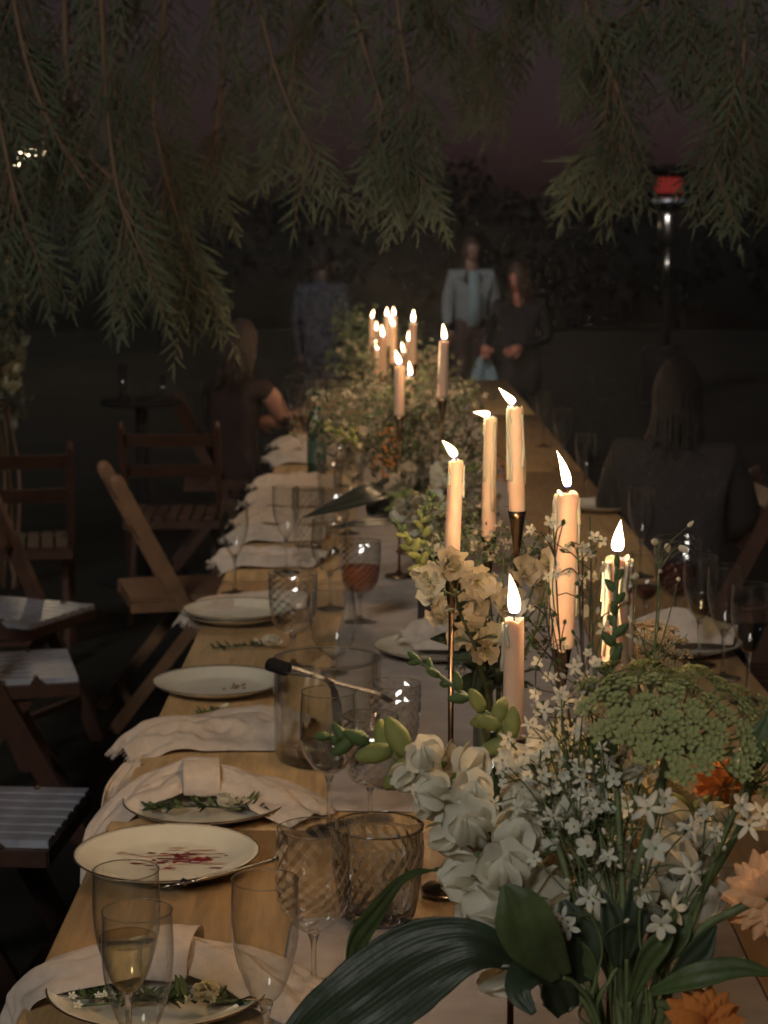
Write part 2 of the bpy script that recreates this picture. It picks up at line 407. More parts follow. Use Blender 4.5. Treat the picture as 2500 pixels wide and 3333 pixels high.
chair(-.80, 2.20, 0, 'folding chair cut off by the bottom left corner')
chair(-.80, 9.60, 4, 'folding chair under the seated bare-armed person', 'plain')
chair(1.02, 5.15, 178, 'folding chair behind the row of three flutes', 'plain')
chair(1.05, 6.35, 182, 'folding chair under the seated person in black', 'plain')
chair(1.14, 4.10, 176, 'folding chair under the charcoal coat at the right edge', 'plain')
chair(1.0, 8.25, 184, 'dark empty folding chair at the far side behind the blown flame', 'plain')

# ================================================================== far trees and hedge
def leaf_cloud(mb, c, rad, n_, sz, r, flat=1.0):
    for _ in range(n_):
        while True:
            p = Vector((r.uniform(-1, 1), r.uniform(-1, 1), r.uniform(-1, 1)))
            if p.length < 1: break
        p = Vector(c) + Vector((p.x * rad[0], p.y * rad[1], p.z * rad[2]))
        d = Vector((r.uniform(-1, 1), r.uniform(-1, 1), r.uniform(-1, 1) * flat)).normalized(); m = basis(d, (r.random(), r.random(), r.random()), p, sz * r.uniform(.6, 1.4))
        mb.add([m @ Vector(v) for v in ((0, 0, 0), (.5, .32, .06), (1, 0, 0), (.5, -.32, .06))], [(0, 1, 2, 3)])
def far_tree_mesh(seed):
    r = random.Random(seed); m = MB()
    for k in range(11):
        a = r.random() * 6.28; q = r.uniform(0, 1.5); leaf_cloud(m, (q * math.cos(a), q * math.sin(a), r.uniform(2.4, 5.2)), (1.1, 1.1, .9), 95, .34, r)
    t = MB(); t.tube([(0, 0, -.1), (.1, .05, 1.5), (0, .1, 4)], [.26, .18, .06], 7)
    for k in range(5):
        a = k * 1.3 + r.random(); t.tube([(0.05, .05, 1.6 + .3 * k), (math.cos(a) * .7, math.sin(a) * .7, 2.6 + .4 * k), (math.cos(a) * 1.3, math.sin(a) * 1.3, 3.2 + .4 * k)], [.08, .05, .02], 5)
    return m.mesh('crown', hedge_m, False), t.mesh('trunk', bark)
FT = [far_tree_mesh(s) for s in (3, 5, 8)]
# px of the crown's middle, py of its top, distance
far = [(350, 640, 46), (520, 600, 58), (640, 650, 50), (900, 615, 62), (1010, 600, 55), (1130, 640, 60), (1260, 560, 52), (1370, 520, 60), (1470, 505, 57), (1560, 560, 66), (1690, 590, 63), (1800, 570, 60),
       (1930, 565, 58), (2040, 560, 62), (2125, 530, 55), (2215, 575, 60), (2290, 528, 55), (2380, 575, 62), (2470, 560, 57), (80, 560, 45), (200, 600, 52)]
ft_words = ['left of the pink patch of sky', 'behind the man in the pale jacket', 'on the skyline right of the middle', 'on the skyline by the patio heater']
for i, (px, py, Y) in enumerate(far):
    top = at(px, py, Y); s = (top.z + .1) / 5.9
    wd = ft_words[0] if px < 1100 else ft_words[1] if px < 1500 else ft_words[2] if px < 2000 else ft_words[3]
    t = thing('distant_tree', (top.x, Y, -.1), 'small dark tree silhouette far away ' + wd, 'tree', 'far trees ' + wd, (0, 0, i * 1.7), (s * 1.15, s * 1.15, s))
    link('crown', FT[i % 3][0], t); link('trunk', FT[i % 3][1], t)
# clipped dark hedge across the back
r = random.Random(11); hm = MB()
for k in range(110):
    leaf_cloud(hm, (-13 + 26 * k / 109, r.uniform(-.4, .4), r.uniform(.5, 1.95)), (.55, .7, .75), 60, .24, r)
core = MB().box((0, 0, .95), (27, .7, 1.9))
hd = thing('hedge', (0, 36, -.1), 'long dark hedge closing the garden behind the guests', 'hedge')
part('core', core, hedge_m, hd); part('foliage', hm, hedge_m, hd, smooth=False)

# ---- glinting shrub at the left edge
r = random.Random(21); sh = MB()
c0 = at(25, 1150, 9.0)
shr = thing('shrub', (c0.x, 9.0, 0), 'glossy leaved shrub catching glints at the left edge', 'shrub')
leaf_gloss = M('glossy shrub leaf', (.20, .22, .17), .28, .6, 9, 0, .7)
for k in range(12): leaf_cloud(sh, (r.uniform(-.22, .0), r.uniform(-.2, .2), r.uniform(.75, 1.45)), (.13, .15, .16), 45, .07, r)
part('foliage', sh, leaf_gloss, shr, smooth=False)
st = MB()
for k in range(6): st.tube(cat([(r.uniform(-.06, .06), r.uniform(-.06, .06), 0), (r.uniform(-.12, .05), r.uniform(-.1, .1), .6), (r.uniform(-.25, 0), r.uniform(-.2, .2), 1.3)], 4), [.012, .004], 5)
part('stem', st, bark, shr)

# ================================================================== overhanging cypress boughs
def branchlet(mb, m, L_, r):
    k = max(5, int(L_ / .0065)); vs = []; fs = []; wd = r.uniform(.0040, .0060); bend = r.uniform(-.25, .25)
    for i in range(k + 1):
        t = i / k; x = t * L_; y0 = bend * x * x / L_; z = -.22 * x * t; w0 = wd * (.35 + .65 * math.sin(PI * min(1, t * .75 + .22))) * (1 - .35 * t)
        sa, sb_ = (r.uniform(.75, 1.25), r.uniform(.30, .55)) if i % 2 else (r.uniform(.30, .55), r.uniform(.75, 1.25))
        vs += [m @ Vector((x + .004 * sa, y0 + w0 * sa, z - .0015)), m @ Vector((x, y0, z)), m @ Vector((x + .004 * sb_, y0 - w0 * sb_, z - .0015))]
    for i in range(k):
        q = i * 3; fs += [(q, q + 1, q + 4, q + 3), (q + 1, q + 2, q + 5, q + 4)]
    mb.add(vs, fs)
def frond(mb, wood, p0, d, L_, r):
    d = Vector(d).normalized(); pts = []; p = Vector(p0); q = d.copy(); nn = 7
    for i in range(nn + 1):
        pts.append(p.copy()); p = p + q * (L_ / nn); q = (q + Vector((0, 0, -.075)) + Vector((r.uniform(-1, 1), r.uniform(-1, 1), r.uniform(-1, 1))) * .05).normalized()
    wood.tube(pts, [.0022, .0007], 4, False)
    k = max(4, int(L_ / .0165)); pl = Vector((r.uniform(-.6, .6), -1, r.uniform(-.4, .8)))
    bare = r.uniform(0, .3)
    for i in range(k):
        t = (i + .6) / k
        if t < bare or r.random() < .10: continue
        t = t; f = t * nn; a = pts[min(int(f), nn - 1)]; b = pts[min(int(f) + 1, nn)]; c = a.lerp(b, f - int(f)); ax = (b - a).normalized()
        side = pl.cross(ax).normalized() * (1 if i % 2 else -1)
        dd = (ax * r.uniform(.55, 1.0) + side * r.uniform(.6, .95) + Vector((0, 0, -.25))).normalized()
        branchlet(mb, basis(dd, pl + Vector((r.uniform(-.5, .5), 0, r.uniform(-.5, .5))), c), (.035 + .05 * math.sin(PI * min(1, t * .8 + .25))) * r.uniform(.75, 1.2), r)
    branchlet(mb, basis((pts[-1] - pts[-2]), pl, pts[-1]), .045, r)
def tree(label, base, limbs_to, boughs, seed):
    r = random.Random(seed); B = Vector(base)
    t = thing('cypress_tree', base, label, 'tree', 'feathery trees overhanging the tables')
    part('trunk', MB().tube(cat([(0, 0, -.1), (.04, .05, 1.5), (-.03, 0, 3.2), (.05, 0, 5.6)], 5), [.24, .16], 12), bark, t)
    for e in limbs_to:
        e = Vector(e) - B
        part('limb', MB().tube(cat([(0, 0, e.z - .55), (e.x * .4, e.y * .4, e.z + .12), tuple(e), tuple(e * 1.15 + Vector((0, 0, -.15 * e.z)) * .3)], 6), [.075, .022], 8), bark, t)
    for (pts, rad, dens, fl) in boughs:
        W_ = cat([Vector(p) - B for p in pts], 8); wd = MB(); wd.tube(W_, [rad, .003], 6)
        nd = MB(); n_ = int(dens * .95)
        for k in range(n_):
            tt = r.uniform(.04, 1) ** .8; f = tt * (len(W_) - 1); i = min(int(f), len(W_) - 2); p = W_[i].lerp(W_[i + 1], f - i); ax = (W_[i + 1] - W_[i]).normalized()
            side = Vector((r.choice((-1, 1)) * r.uniform(.4, 1), r.uniform(-.6, .6), r.uniform(-.5, .1)))
            frond(nd, wd, p, ax * r.uniform(.5, 1.1) + side * .8 + Vector((0, 0, -.35)), fl * r.uniform(.6, 1.25), r)
        frond(nd, wd, W_[-1], W_[-1] - W_[-3], fl * .8, r)
        b = part('branch', wd, bark, t); nobj = part('foliage', nd, needle, b, smooth=False); nobj['kind'] = 'stuff'
def bp(*pts): return [at(*p) for p in pts]
LB = [ (bp((150, -500, 5.6), (205, -60, 5.4), (215, 180, 5.3), (235, 330, 5.25), (265, 520, 5.2)), .013, 26, .26),
       (bp((300, -400, 5.0), (330, 60, 4.9), (350, 420, 4.9), (390, 720, 4.85), (470, 930, 4.8)), .008, 34, .24),
       (bp((0, -350, 5.2), (60, 150, 5.1), (150, 450, 5.0), (300, 700, 5.0), (400, 860, 5.0)), .008, 36, .25),
       (bp((-120, -100, 5.0), (-20, 300, 5.0), (40, 600, 4.9), (90, 780, 4.9)), .007, 30, .24),
       (bp((-150, 100, 5.3), (60, 420, 5.2), (260, 560, 5.2), (420, 720, 5.1), (560, 900, 5.1)), .007, 36, .23),
       (bp((560, -400, 5.4), (540, 60, 5.3), (500, 400, 5.3), (540, 640, 5.2), (600, 860, 5.2), (640, 960, 5.2)), .008, 40, .24),
       (bp((640, -350, 5.6), (690, 80, 5.5), (720, 330, 5.5), (700, 560, 5.5), (650, 720, 5.4)), .008, 28, .24),
       (bp((700, -300, 5.1), (760, -40, 5.0), (850, 180, 5.0), (900, 360, 5.0), (980, 560, 4.9), (1060, 690, 4.9)), .007, 24, .21),
       (bp((820, -260, 5.3), (1000, 10, 5.2), (1120, 90, 5.2), (1200, 330, 5.1), (1260, 520, 5.0), (1320, 640, 5.0)), .008, 40, .24),
       (bp((880, -300, 5.8), (930, 40, 5.7), (960, 250, 5.7), (930, 480, 5.7), (900, 590, 5.6)), .006, 22, .2),
       (bp((520, -200, 6.0), (420, 100, 6.0), (340, 300, 6.0), (280, 480, 6.0)), .007, 26, .26),
       (bp((980, -300, 6.0), (1080, -20, 6.0), (1010, 190, 6.0), (860, 330, 6.0)), .007, 24, .26),
       (bp((-100, -300, 6.2), (80, 0, 6.2), (120, 250, 6.2), (60, 420, 6.2)), .007, 30, .28) ]
RB = [ (bp((1260, -350, 5.2), (1280, 0, 5.1), (1300, 220, 5.1), (1330, 420, 5.0), (1330, 560, 5.0), (1300, 640, 5.0)), .008, 40, .24),
       (bp((1500, -350, 5.4), (1480, 0, 5.3), (1440, 180, 5.3), (1410, 340, 5.3)), .008, 30, .25),
       (bp((1620, -300, 5.5), (1560, -20, 5.4), (1600, 120, 5.4), (1720, 210, 5.4), (1800, 330, 5.4)), .007, 28, .24),
       (bp((2300, -250, 5.5), (2160, 90, 5.4), (2060, 180, 5.3), (1970, 240, 5.3), (1955, 380, 5.3), (1960, 560, 5.2), (1920, 640, 5.2)), .011, 52, .25),
       (bp((1900, -300, 5.2), (1880, 60, 5.1), (1950, 300, 5.1), (2020, 480, 5.1), (2020, 620, 5.1)), .008, 40, .24),
       (bp((2100, -300, 5.0), (2150, 60, 5.0), (2250, 200, 5.0), (2260, 330, 5.0)), .008, 30, .25),
       (bp((2480, -300, 4.9), (2410, 60, 4.8), (2420, 300, 4.8), (2390, 500, 4.8), (2320, 690, 4.8)), .007, 36, .23),
       (bp((2600, -200, 5.3), (2560, 120, 5.2), (2500, 380, 5.2), (2460, 600, 5.2), (2480, 700, 5.2)), .007, 36, .25),
       (bp((1800, -300, 6.0), (1760, 20, 6.0), (1700, 200, 6.0), (1640, 380, 6.0)), .007, 28, .27),
       (bp((2350, -300, 6.2), (2320, 20, 6.2), (2380, 280, 6.2), (2440, 460, 6.2)), .007, 30, .28),
       (bp((1400, -300, 6.3), (1380, 0, 6.3), (1480, 240, 6.3), (1560, 440, 6.3), (1570, 560, 6.3)), .006, 26, .25) ]
def lift(bs, k0, up, s):
    out = []
    for q, (pts, rad, dn, fl) in enumerate(bs):
        if q in k0: pts = [p + Vector((0, 0, up)) for p in pts]; fl = fl * s
        out.append((pts, rad, dn, fl))
    return out
LB = lift(LB, (6, 7, 8, 9, 11), .10, .85); LB = lift(LB, (1, 2, 4, 5), .06, .95); RB = lift(RB, range(11), .12, .82); RB = lift(RB, (1, 2, 8, 10), .12, .9)
lt = [LB[i][0][0] for i in (0, 2, 5, 7, 9, 11)]; rt = [RB[i][0][0] for i in (0, 2, 4, 6, 9)]
tree('feathery cypress whose long boughs hang over the left half of the tables', (-3.1, 7.2, 0), lt, LB, 4)
tree('feathery cypress whose boughs droop over the right half and the heater', (3.4, 7.6, 0), rt, RB, 9)

# ================================================================== patio heater, lamps, cocktail table in the dark
hp = at(2172, 900, 20); ht = thing('patio_heater', (hp.x, 20, -.1), 'steel patio heater with a red glowing burner behind the boughs', 'heater')
zf = lambda py: at(2172, py, 20).z + .1
part('base', MB().lathe([(0, 0), (.27, 0), (.27, .04), (.24, .55), (.2, .62), (0, .62)], 24), black_metal, ht)
part('pole', MB().tube([(0, 0, .6), (0, 0, zf(930))], .042, 14), black_metal, ht); part('neck', MB().tube([(0, 0, zf(935)), (0, 0, zf(812))], .044, 14), steel, ht)  # lower pole black: the darkness below the neck is put into its colour
part('body', MB().lathe([(0, zf(812)), (.06, zf(810)), (.105, zf(795)), (.105, zf(700)), (.08, zf(690)), (0, zf(690))], 24), steel, ht)
part('deck', MB().lathe([(0, zf(662)), (.185, zf(660)), (.19, zf(652)), (.12, zf(645)), (0, zf(645))], 28), M('pale steel', (.62, .62, .72), .3, .1, 30, 0, .5, metal=.6), ht)
part('burner', MB().lathe([(.13, zf(628)), (.145, zf(618)), (.14, zf(585)), (.10, zf(578))], 20), glow_m, ht)
rg = MB()
for k in range(18):
    a = k * PI / 9; rg.beam((.152 * math.cos(a), .152 * math.sin(a), zf(635)), (.152 * math.cos(a + .25), .152 * math.sin(a + .25), zf(572)), .010, .008)
part('cage', rg, black_metal, ht)
part('reflector', MB().lathe([(.06, zf(575)), (.40, zf(560)), (.41, zf(556)), (.2, zf(540)), (0, zf(535))], 32), black_metal, ht)
lp = [(58, 500, 26), (78, 497, 26), (92, 505, 26), (104, 503, 26.5), (118, 506, 26.5), (140, 500, 27), (52, 528, 26)]
post = at(20, 700, 26); lpt = thing('lamp_post', (post.x - .4, 26, -.1), 'post carrying a few warm lit bulbs far away at the left', 'lamp')
part('pole', MB().tube([(0, 0, 0), (0, 0, at(60, 470, 26).z + .2)], .04, 8), black_metal, lpt)
cz = at(60, 482, 26).z + .1; cable = MB().tube(cat([(0, 0, cz), (at(100, 490, 26).x - lpt.location.x, .4, cz - .1), (at(160, 490, 27).x - lpt.location.x, 1, cz - .06)], 6), .008, 5)
part('cable', cable, black_metal, lpt)
for (px, py, Y) in lp:
    p = at(px, py, Y) - lpt.location; part('bulb', MB().ball((0, 0, 0), .045, (1, 1, 1.3), 8, 6), bulb_m, lpt, p)
ps = at(512, 700, 30); pt = thing('post', (ps.x, 30, -.1), 'slim grey post standing far behind the left boughs', 'post')
part('pole', MB().tube([(0, 0, 0), (0, 0, at(512, 570, 30).z + .1)], .035, 8), steel, pt); part('cap', MB().ball((0, 0, at(512, 570, 30).z + .1), .05, (1, 1, .6), 8, 5), black_metal, pt)
cp = at(460, 1330, 9.2); ct = thing('cocktail_table', (cp.x, 9.2, 0), 'dark round cocktail table in the shade left of the guests', 'table')
TT = at(400, 1300, 9.2).z
part('top', MB().lathe([(0, TT), (.19, TT), (.195, TT - .012), (.19, TT - .025), (0, TT - .025)], 32), black_metal, ct)
part('pedestal', MB().tube([(0, 0, .02), (0, 0, TT - .02)], .03, 10), black_metal, ct); part('foot', MB().lathe([(0, .03), (.22, .02), (.23, 0), (0, 0)], 24), black_metal, ct)
for (px, py0, py1, wpx, lb) in ((403, 1186, 1300, 30, 'taller clear glass cylinder on the dark cocktail table'), (533, 1240, 1318, 16, 'slim clear glass cylinder on the dark cocktail table')):
    p = at(px, py1, 9.2); h = (py1 - py0) / F * 9.2; rr = wpx / F * 9.2 / 2
    v = thing('glass_cylinder', (p.x, 9.2, TT), lb, 'vase', 'glass cylinders on the cocktail table')
    part('wall', MB().lathe([(rr * .9, .004), (rr, .01), (rr, h), (rr * .93, h), (rr * .93, .012), (0, .012)], 24), glass_cut, v)
    part('foot', MB().lathe([(0, 0), (rr * .9, 0), (rr * .95, .004), (0, .008)], 24), glass_cut, v)
# ================================================================== plates
def plate_mesh(r=.135):
    return MB().lathe([(0, .003), (r * .55, .003), (r * .62, .0), (r * .66, .004), (r * .97, .019), (r, .0215), (r * .995, .0235), (r * .94, .0215), (r * .70, .0085), (r * .62, .0065), (0, .0065)], 56).mesh('dish', china)
PM = plate_mesh(); PR = MB().tube([(.1347 * math.cos(a * PI / 32), .1347 * math.sin(a * PI / 32), .0228) for a in range(65)], .0014, 5, False).mesh('rim', gilt)
def plate(p, label, s=1.0, dz=0, rot=(0, 0, 0)):
    t = thing('plate', (p[0], p[1], TZ + .0015 + dz), label, 'plate', 'dinner plates', rot, s); link('dish', PM, t); link('rim', PR, t); return t
pA = on(520, 3262); pB = on(544, 2822); pC = on(672, 2645); pD = on(712, 2250); pE = on(770, 2020)
plate(pA, 'plate of green sprigs under the napkin behind the two near flutes')
plate(pB, 'dirty plate with red sauce smears and a fork on it')
plate(pC, 'plate with a flower sprig sticking out from under a knotted napkin', .98)
plate(pD, 'plate holding only a few crumbs, left of the ice bucket', .98)
plate(pE, 'lower of the two stacked plates beside the cut goblet', .98); plate(pE + Vector((.004, -.003, 0)), 'upper of the two stacked plates beside the cut goblet', .97, .0085)
pF = on(1415, 2140) + Vector((0, 0, .004)); plate(pF, 'plate with a white napkin on the runner beside the thin brass rod', 1.0, .006)
pG = on(2215, 2120); plate(pG, 'plate by the flutes at the far side of the table')
# sauce smears, crumbs
def blobs(name, label, cat_, c, spec, mat, z):
    m = MB(); r = random.Random(len(label))
    for (dx, dy, sx, sy, h) in spec:
        nseg = 11; vs = [(dx, dy, z + h)]
        for k in range(nseg):
            a = 2 * PI * k / nseg; q = r.uniform(.55, 1.25); vs.append((dx + sx * q * math.cos(a), dy + sy * q * math.sin(a), z))
        m.add(vs, [(0, 1 + k, 1 + (k + 1) % nseg) for k in range(nseg)])
    o = part(name, m, mat, None, (c[0], c[1], TZ)); return tag(o, label, cat_)
rr_ = random.Random(3); juice = M('juice stain', (.46, .30, .22), .3, .2, 90)
sp = [(.022 + rr_.gauss(0, .034), .014 + rr_.gauss(0, .022), rr_.uniform(.002, .016), rr_.uniform(.0010, .004), .0006) for _ in range(46)] + [(.045, .006, .012, .007, .005), (.012, .028, .006, .005, .003), (.058, .012, .007, .005, .004), (-.02, .005, .004, .003, .002), (.012, -.006, .004, .003, .002)]
blobs('sauce_smear', 'thin pinkish juice streaks around the dark sauce on the dirty plate', 'sauce', pB, [(.010 + rr_.gauss(0, .045), .012 + rr_.gauss(0, .025), rr_.uniform(.006, .022), rr_.uniform(.002, .006), .0003) for _ in range(26)], juice, .0086)
blobs('sauce_smear', 'dark red sauce smeared across the dirty plate', 'sauce', pB, sp, sauce, .0090)
blobs('food_crumbs', 'brown crumbs lying on the plate beside the ice bucket', 'crumbs', pD, [(.03 + rr_.gauss(0, .016), .005 + rr_.gauss(0, .014), .004, .003, .004) for _ in range(11)], crumb, .0085)
# fork
f0 = on(905, 2795, TZ + .028); f1 = on(640, 2865, TZ + .028); f2 = on(548, 2878, TZ + .014)
fk = thing('fork', f2, 'steel fork resting across the dirty plate', 'fork')
hp_ = cat([f0, f0.lerp(f1, .6) + Vector((0, 0, -.001)), f1, f1.lerp(f2, .45)], 6)
part('handle', MB().tube(hp_, [.0042, .0038, .0035, .003, .003, .0028, .0028, .0028, .0028, .0028, .0027, .0027, .0026, .0026, .0026, .0026, .003, .004, .006][:len(hp_)], 8, True, off=f2), steel, fk)
fd = (f2 - f1).normalized(); fs_ = fd.cross(Vector((0, 0, 1))).normalized(); fq = f1.lerp(f2, .4)
part('head', MB().beam(fq, fq + fd * .022, .020, .0022), steel, fk, -f2)
for k in range(4):
    b0 = fq + fd * .02 + fs_ * (k - 1.5) * .0058
    part('tine', MB().tube([b0, b0 + fd * .018 + Vector((0, 0, -.002)), b0 + fd * .036], [.0016, .0014, .0007], 5), steel, fk, -f2)

# ================================================================== glassware
def ring(r, z, t=.0008, seg=40):
    return MB().tube([(r * math.cos(2 * PI * k / seg), r * math.sin(2 * PI * k / seg), z) for k in range(seg + 1)], t, 5, False)
def facet(prof, seg, depth):
    rj = random.Random(seg)
    def w_(r, z, a, i): return (r * (1 + rj.uniform(-.35, .35) * depth + (depth if (round(a / (2 * PI) * seg) + i) % 2 else -depth)), z)
    return MB().lathe(prof, seg, wob=w_)
def prof(pts, n=4):
    return [(max(0, p.x), p.y) for p in cat([Vector((a, b, 0)) for a, b in pts], n)]
GP = {}
def glassware(kind):
    if kind in GP: return GP[kind]
    g = {}
    if kind == 'flute':
        H, sb = .237, .098
        bowl = prof([(.006, sb), (.019, sb + .016), (.031, sb + .05), (.0365, sb + .085), (.0355, H)], 6); mat, rimr = glass_clear, .0355
    elif kind == 'wine':
        H, sb = .222, .090
        bowl = prof([(.006, sb), (.026, sb + .014), (.043, sb + .045), (.0465, sb + .07), (.042, H)], 6); mat, rimr = glass_clear, .042
    elif kind == 'engraved':
        H, sb = .205, .072
        bowl = prof([(.006, sb), (.027, sb + .014), (.042, sb + .04), (.046, sb + .075), (.0435, H)], 5); mat, rimr = glass_hob, .0435
    elif kind == 'balloon':
        H, sb = .185, .035
        bowl = prof([(.010, sb), (.034, sb + .02), (.049, sb + .06), (.048, sb + .10), (.042, H)], 6); mat, rimr = glass_clear, .042
    elif kind == 'goblet':
        H, sb = .175, .062
        bowl = prof([(.008, sb), (.030, sb + .012), (.040, sb + .04), (.043, sb + .08), (.0435, H)], 5); mat, rimr = glass_hob, .0435
    elif kind == 'tumbler':
        H, sb = .15, .006
        bowl = prof([(.034, sb), (.036, .05), (.038, .1), (.0395, H)], 4); mat, rimr = glass_hob, .0395
    g['bowl'] = MB().lathe(bowl, 40).mesh('bowl', mat) if mat is glass_clear else facet(bowl, 30, .028).mesh('bowl', mat, False)
    g['rim'] = ring(rimr, H).mesh('rim', glass_solid)
    if kind != 'tumbler':
        g['stem'] = MB().lathe(prof([(.013, .006), (.005, .014), (.0036, sb * .5), (.0042, sb * .85), (.008, sb + .002), (.0, sb + .004)], 4), 16).mesh('stem', glass_solid)
        fr = .036 if kind != 'balloon' else .032
        g['foot'] = MB().lathe([(0, .0005), (fr, .0005), (fr + .0006, .0018), (fr * .6, .0035), (.013, .0068), (0, .008)], 36).mesh('foot', glass_solid)
    else:
        g['foot'] = MB().lathe([(0, .0005), (.033, .0005), (.0345, .004), (.033, .009), (0, .010)], 36).mesh('foot', glass_solid)
    GP[kind] = (g, bowl, H); return GP[kind]
NM = {'flute': ('champagne_flute', 'flute'), 'wine': ('wine_glass', 'wine glass'), 'engraved': ('wine_glass', 'wine glass'), 'balloon': ('wine_glass', 'wine glass'), 'goblet': ('goblet', 'goblet'), 'tumbler': ('tumbler', 'tumbler')}
LQ = {}
def put_glass(kind, p, label, liquid=None, s=1.0, grp=None):
    g, bowl, H = glassware(kind); nm, ct_ = NM[kind]
    t = thing(nm, (p[0], p[1], TZ + .003), label, ct_, grp or 'glasses on the tables', (0, 0, rnd.random() * 6), s)
    for k, me in g.items(): link(k, me, t)
    if liquid:
        mat, lev = liquid; key = (kind, mat.name, lev)
        if key not in LQ:
            z0 = bowl[0][1]; zt = z0 + (H - z0) * lev; pr = [(0, z0 + .003)] + [(r * .955, z + .002) for r, z in bowl if z < zt]
            pr += [(pr[-1][0] * 1.0, zt), (0, zt)]; LQ[key] = MB().lathe(pr, 32).mesh('drink', mat)
        link('drink', LQ[key], t)
    return t
RZ = TZ + .237
put_glass('flute', on(410, 2840, RZ), 'flute with a little white wine, farther of the two near left flutes', (liq_white, .45))
put_glass('flute', on(446, 2973, RZ), 'empty flute standing closest at the bottom left')
put_glass('flute', on(862, 2871, RZ), 'empty flute right of the fork handle')
put_glass('engraved', on(1022, 3228), 'speckled engraved wine glass left of the crystal bowl')
put_glass('wine', on(1072, 2712), 'clear wine glass in front of the ice bucket')
put_glass('goblet', on(1205, 2690), 'short patterned goblet behind the crystal bowl')
put_glass('goblet', on(1285, 2560), 'patterned goblet half hidden behind the snapdragon buds')
put_glass('goblet', on(955, 2178), 'tall cut goblet between the stacked plates and the balloon glass', None, 1.18)
put_glass('balloon', on(1086, 2196), 'round balloon glass behind the tongs')
put_glass('goblet', on(1172, 2030), 'goblet of orange drink on the edge of the runner', (liq_orange, .52), 1.12)
put_glass('wine', on(1075, 1985), 'clear wine glass left of the orange drink')
put_glass('flute', on(765, 1935), 'tall flute standing alone at the table edge')
put_glass('flute', on(932, 1868), 'flute on a napkin right of the lone tall flute')
put_glass('tumbler', on(1003, 1790), 'straight tumbler in front of the dark pointed leaves', None, 1.2)
put_glass('goblet', on(1090, 1800), 'patterned goblet right of the straight tumbler')
put_glass('wine', on(1135, 1740), 'wine glass under the upper dark pointed leaf')
put_glass('tumbler', on(1075, 1660), 'straight tumbler beyond the dark pointed leaves', None, 1.1)
for k, (px, py) in enumerate(((1150, 1620), (1105, 1585), (1165, 1560))):
    put_glass('goblet', on(px, py), 'small patterned goblet right of the green bottle', None, 1, 'goblets by the bottle')
for k, (px, py) in enumerate(((945, 1432), (985, 1440), (1020, 1425), (960, 1395), (1000, 1390), (1045, 1395), (1085, 1400), (980, 1365), (1030, 1360), (1075, 1362), (1010, 1335), (1060, 1335))):
    put_glass('flute', on(px, py), 'slim flute in the far cluster of glasses left of the flowers', None, 1.05, 'far cluster of flutes')
put_glass('goblet', on(1010, 1462), 'goblet with a drop of red wine behind the green bottle', (liq_wine, .4))
put_glass('flute', on(2274, 2168), 'leftmost of three flutes in a row, holding a little wine', (liq_white, .42))
put_glass('flute', on(2352, 2212), 'middle one of three flutes in a row at the right')
put_glass('flute', on(2432, 2290), 'rightmost of three flutes in a row, at the picture edge')
put_glass('goblet', on(2200, 2055), 'big patterned goblet half full of dark red wine', (liq_wine, .55), 1.25)
put_glass('wine', on(2098, 2065), 'lower glass of dark red wine behind the dry yarrow', (liq_wine, .3), .85)
put_glass('flute', on(2085, 1880), 'flute in the dark behind the dripping candle')
for px, py, lb in ((1905, 1640, 'flute standing alone behind the tall candle at the far side'), (1830, 1530, 'nearer of two dim flutes right of the third bouquet'), (1770, 1455, 'farther of two dim flutes right of the third bouquet')):
    put_glass('flute', on(px, py), lb)
plate(on(1960, 1660), 'dim plate at the far side of the table before the person in black')
# crystal bowl with diamond facets
cb = on(1230, 3000); t = thing('crystal_bowl', (cb.x, cb.y, TZ + .003), 'cut crystal bowl with diamond facets behind the long curled leaf', 'bowl')
pr = [(0, .001), (.040, .001), (.043, .004)] + [(lerp(.050, .0615, math.sin(k / 9 * PI / 2)), .010 + k * .0115) for k in range(10)] + [(.0615, .118), (.062, .130), (.0605, .1325), (.0585, .130), (.0570, .110), (.0545, .06), (.048, .024), (.03, .018), (0, .017)]
def fw_(r, z, a, i): return (r * (1 + ((.022 if (round(a / (2 * PI) * 44) + i) % 2 else -.022) if 3 <= i <= 11 else 0)), z)
part('wall', MB().lathe(pr, 44, wob=fw_), glass_crystal, t, smooth=False)
part('rim', ring(.0612, .1328, .0013, 48), glass_cut, t)
# ice bucket with tongs
ib = on(1066, 2468); t = thing('ice_bucket', (ib.x, ib.y, TZ + .003), 'clear straight glass ice bucket holding the tongs', 'bucket')
def rib(r, z, a, i): return (r * (1 + .010 * math.cos(a * 22)), z)
part('wall', MB().lathe([(.088, .004), (.0935, .012), (.094, .10), (.0945, .178)], 88, wob=rib), glass_clear, t)
part('lining', MB().lathe([(0, .016), (.085, .016), (.0888, .022), (.0896, .177)], 56), glass_clear, t)
part('rim', ring(.092, .179, .0028, 56), glass_solid, t)
part('foot', MB().lathe([(0, .001), (.088, .001), (.090, .006), (.088, .013), (0, .014)], 56), glass_solid, t)
t0 = on(890, 2165, TZ + .222); t1 = at(1200, 2245, ib.y - .02); t1 = on(1215, 2262, TZ + .182)
tg = thing('tongs', t1, 'steel tongs lying across the rim of the ice bucket', 'tongs')
td = (t1 - t0); tn = td.cross(Vector((0, 0, 1))).normalized()
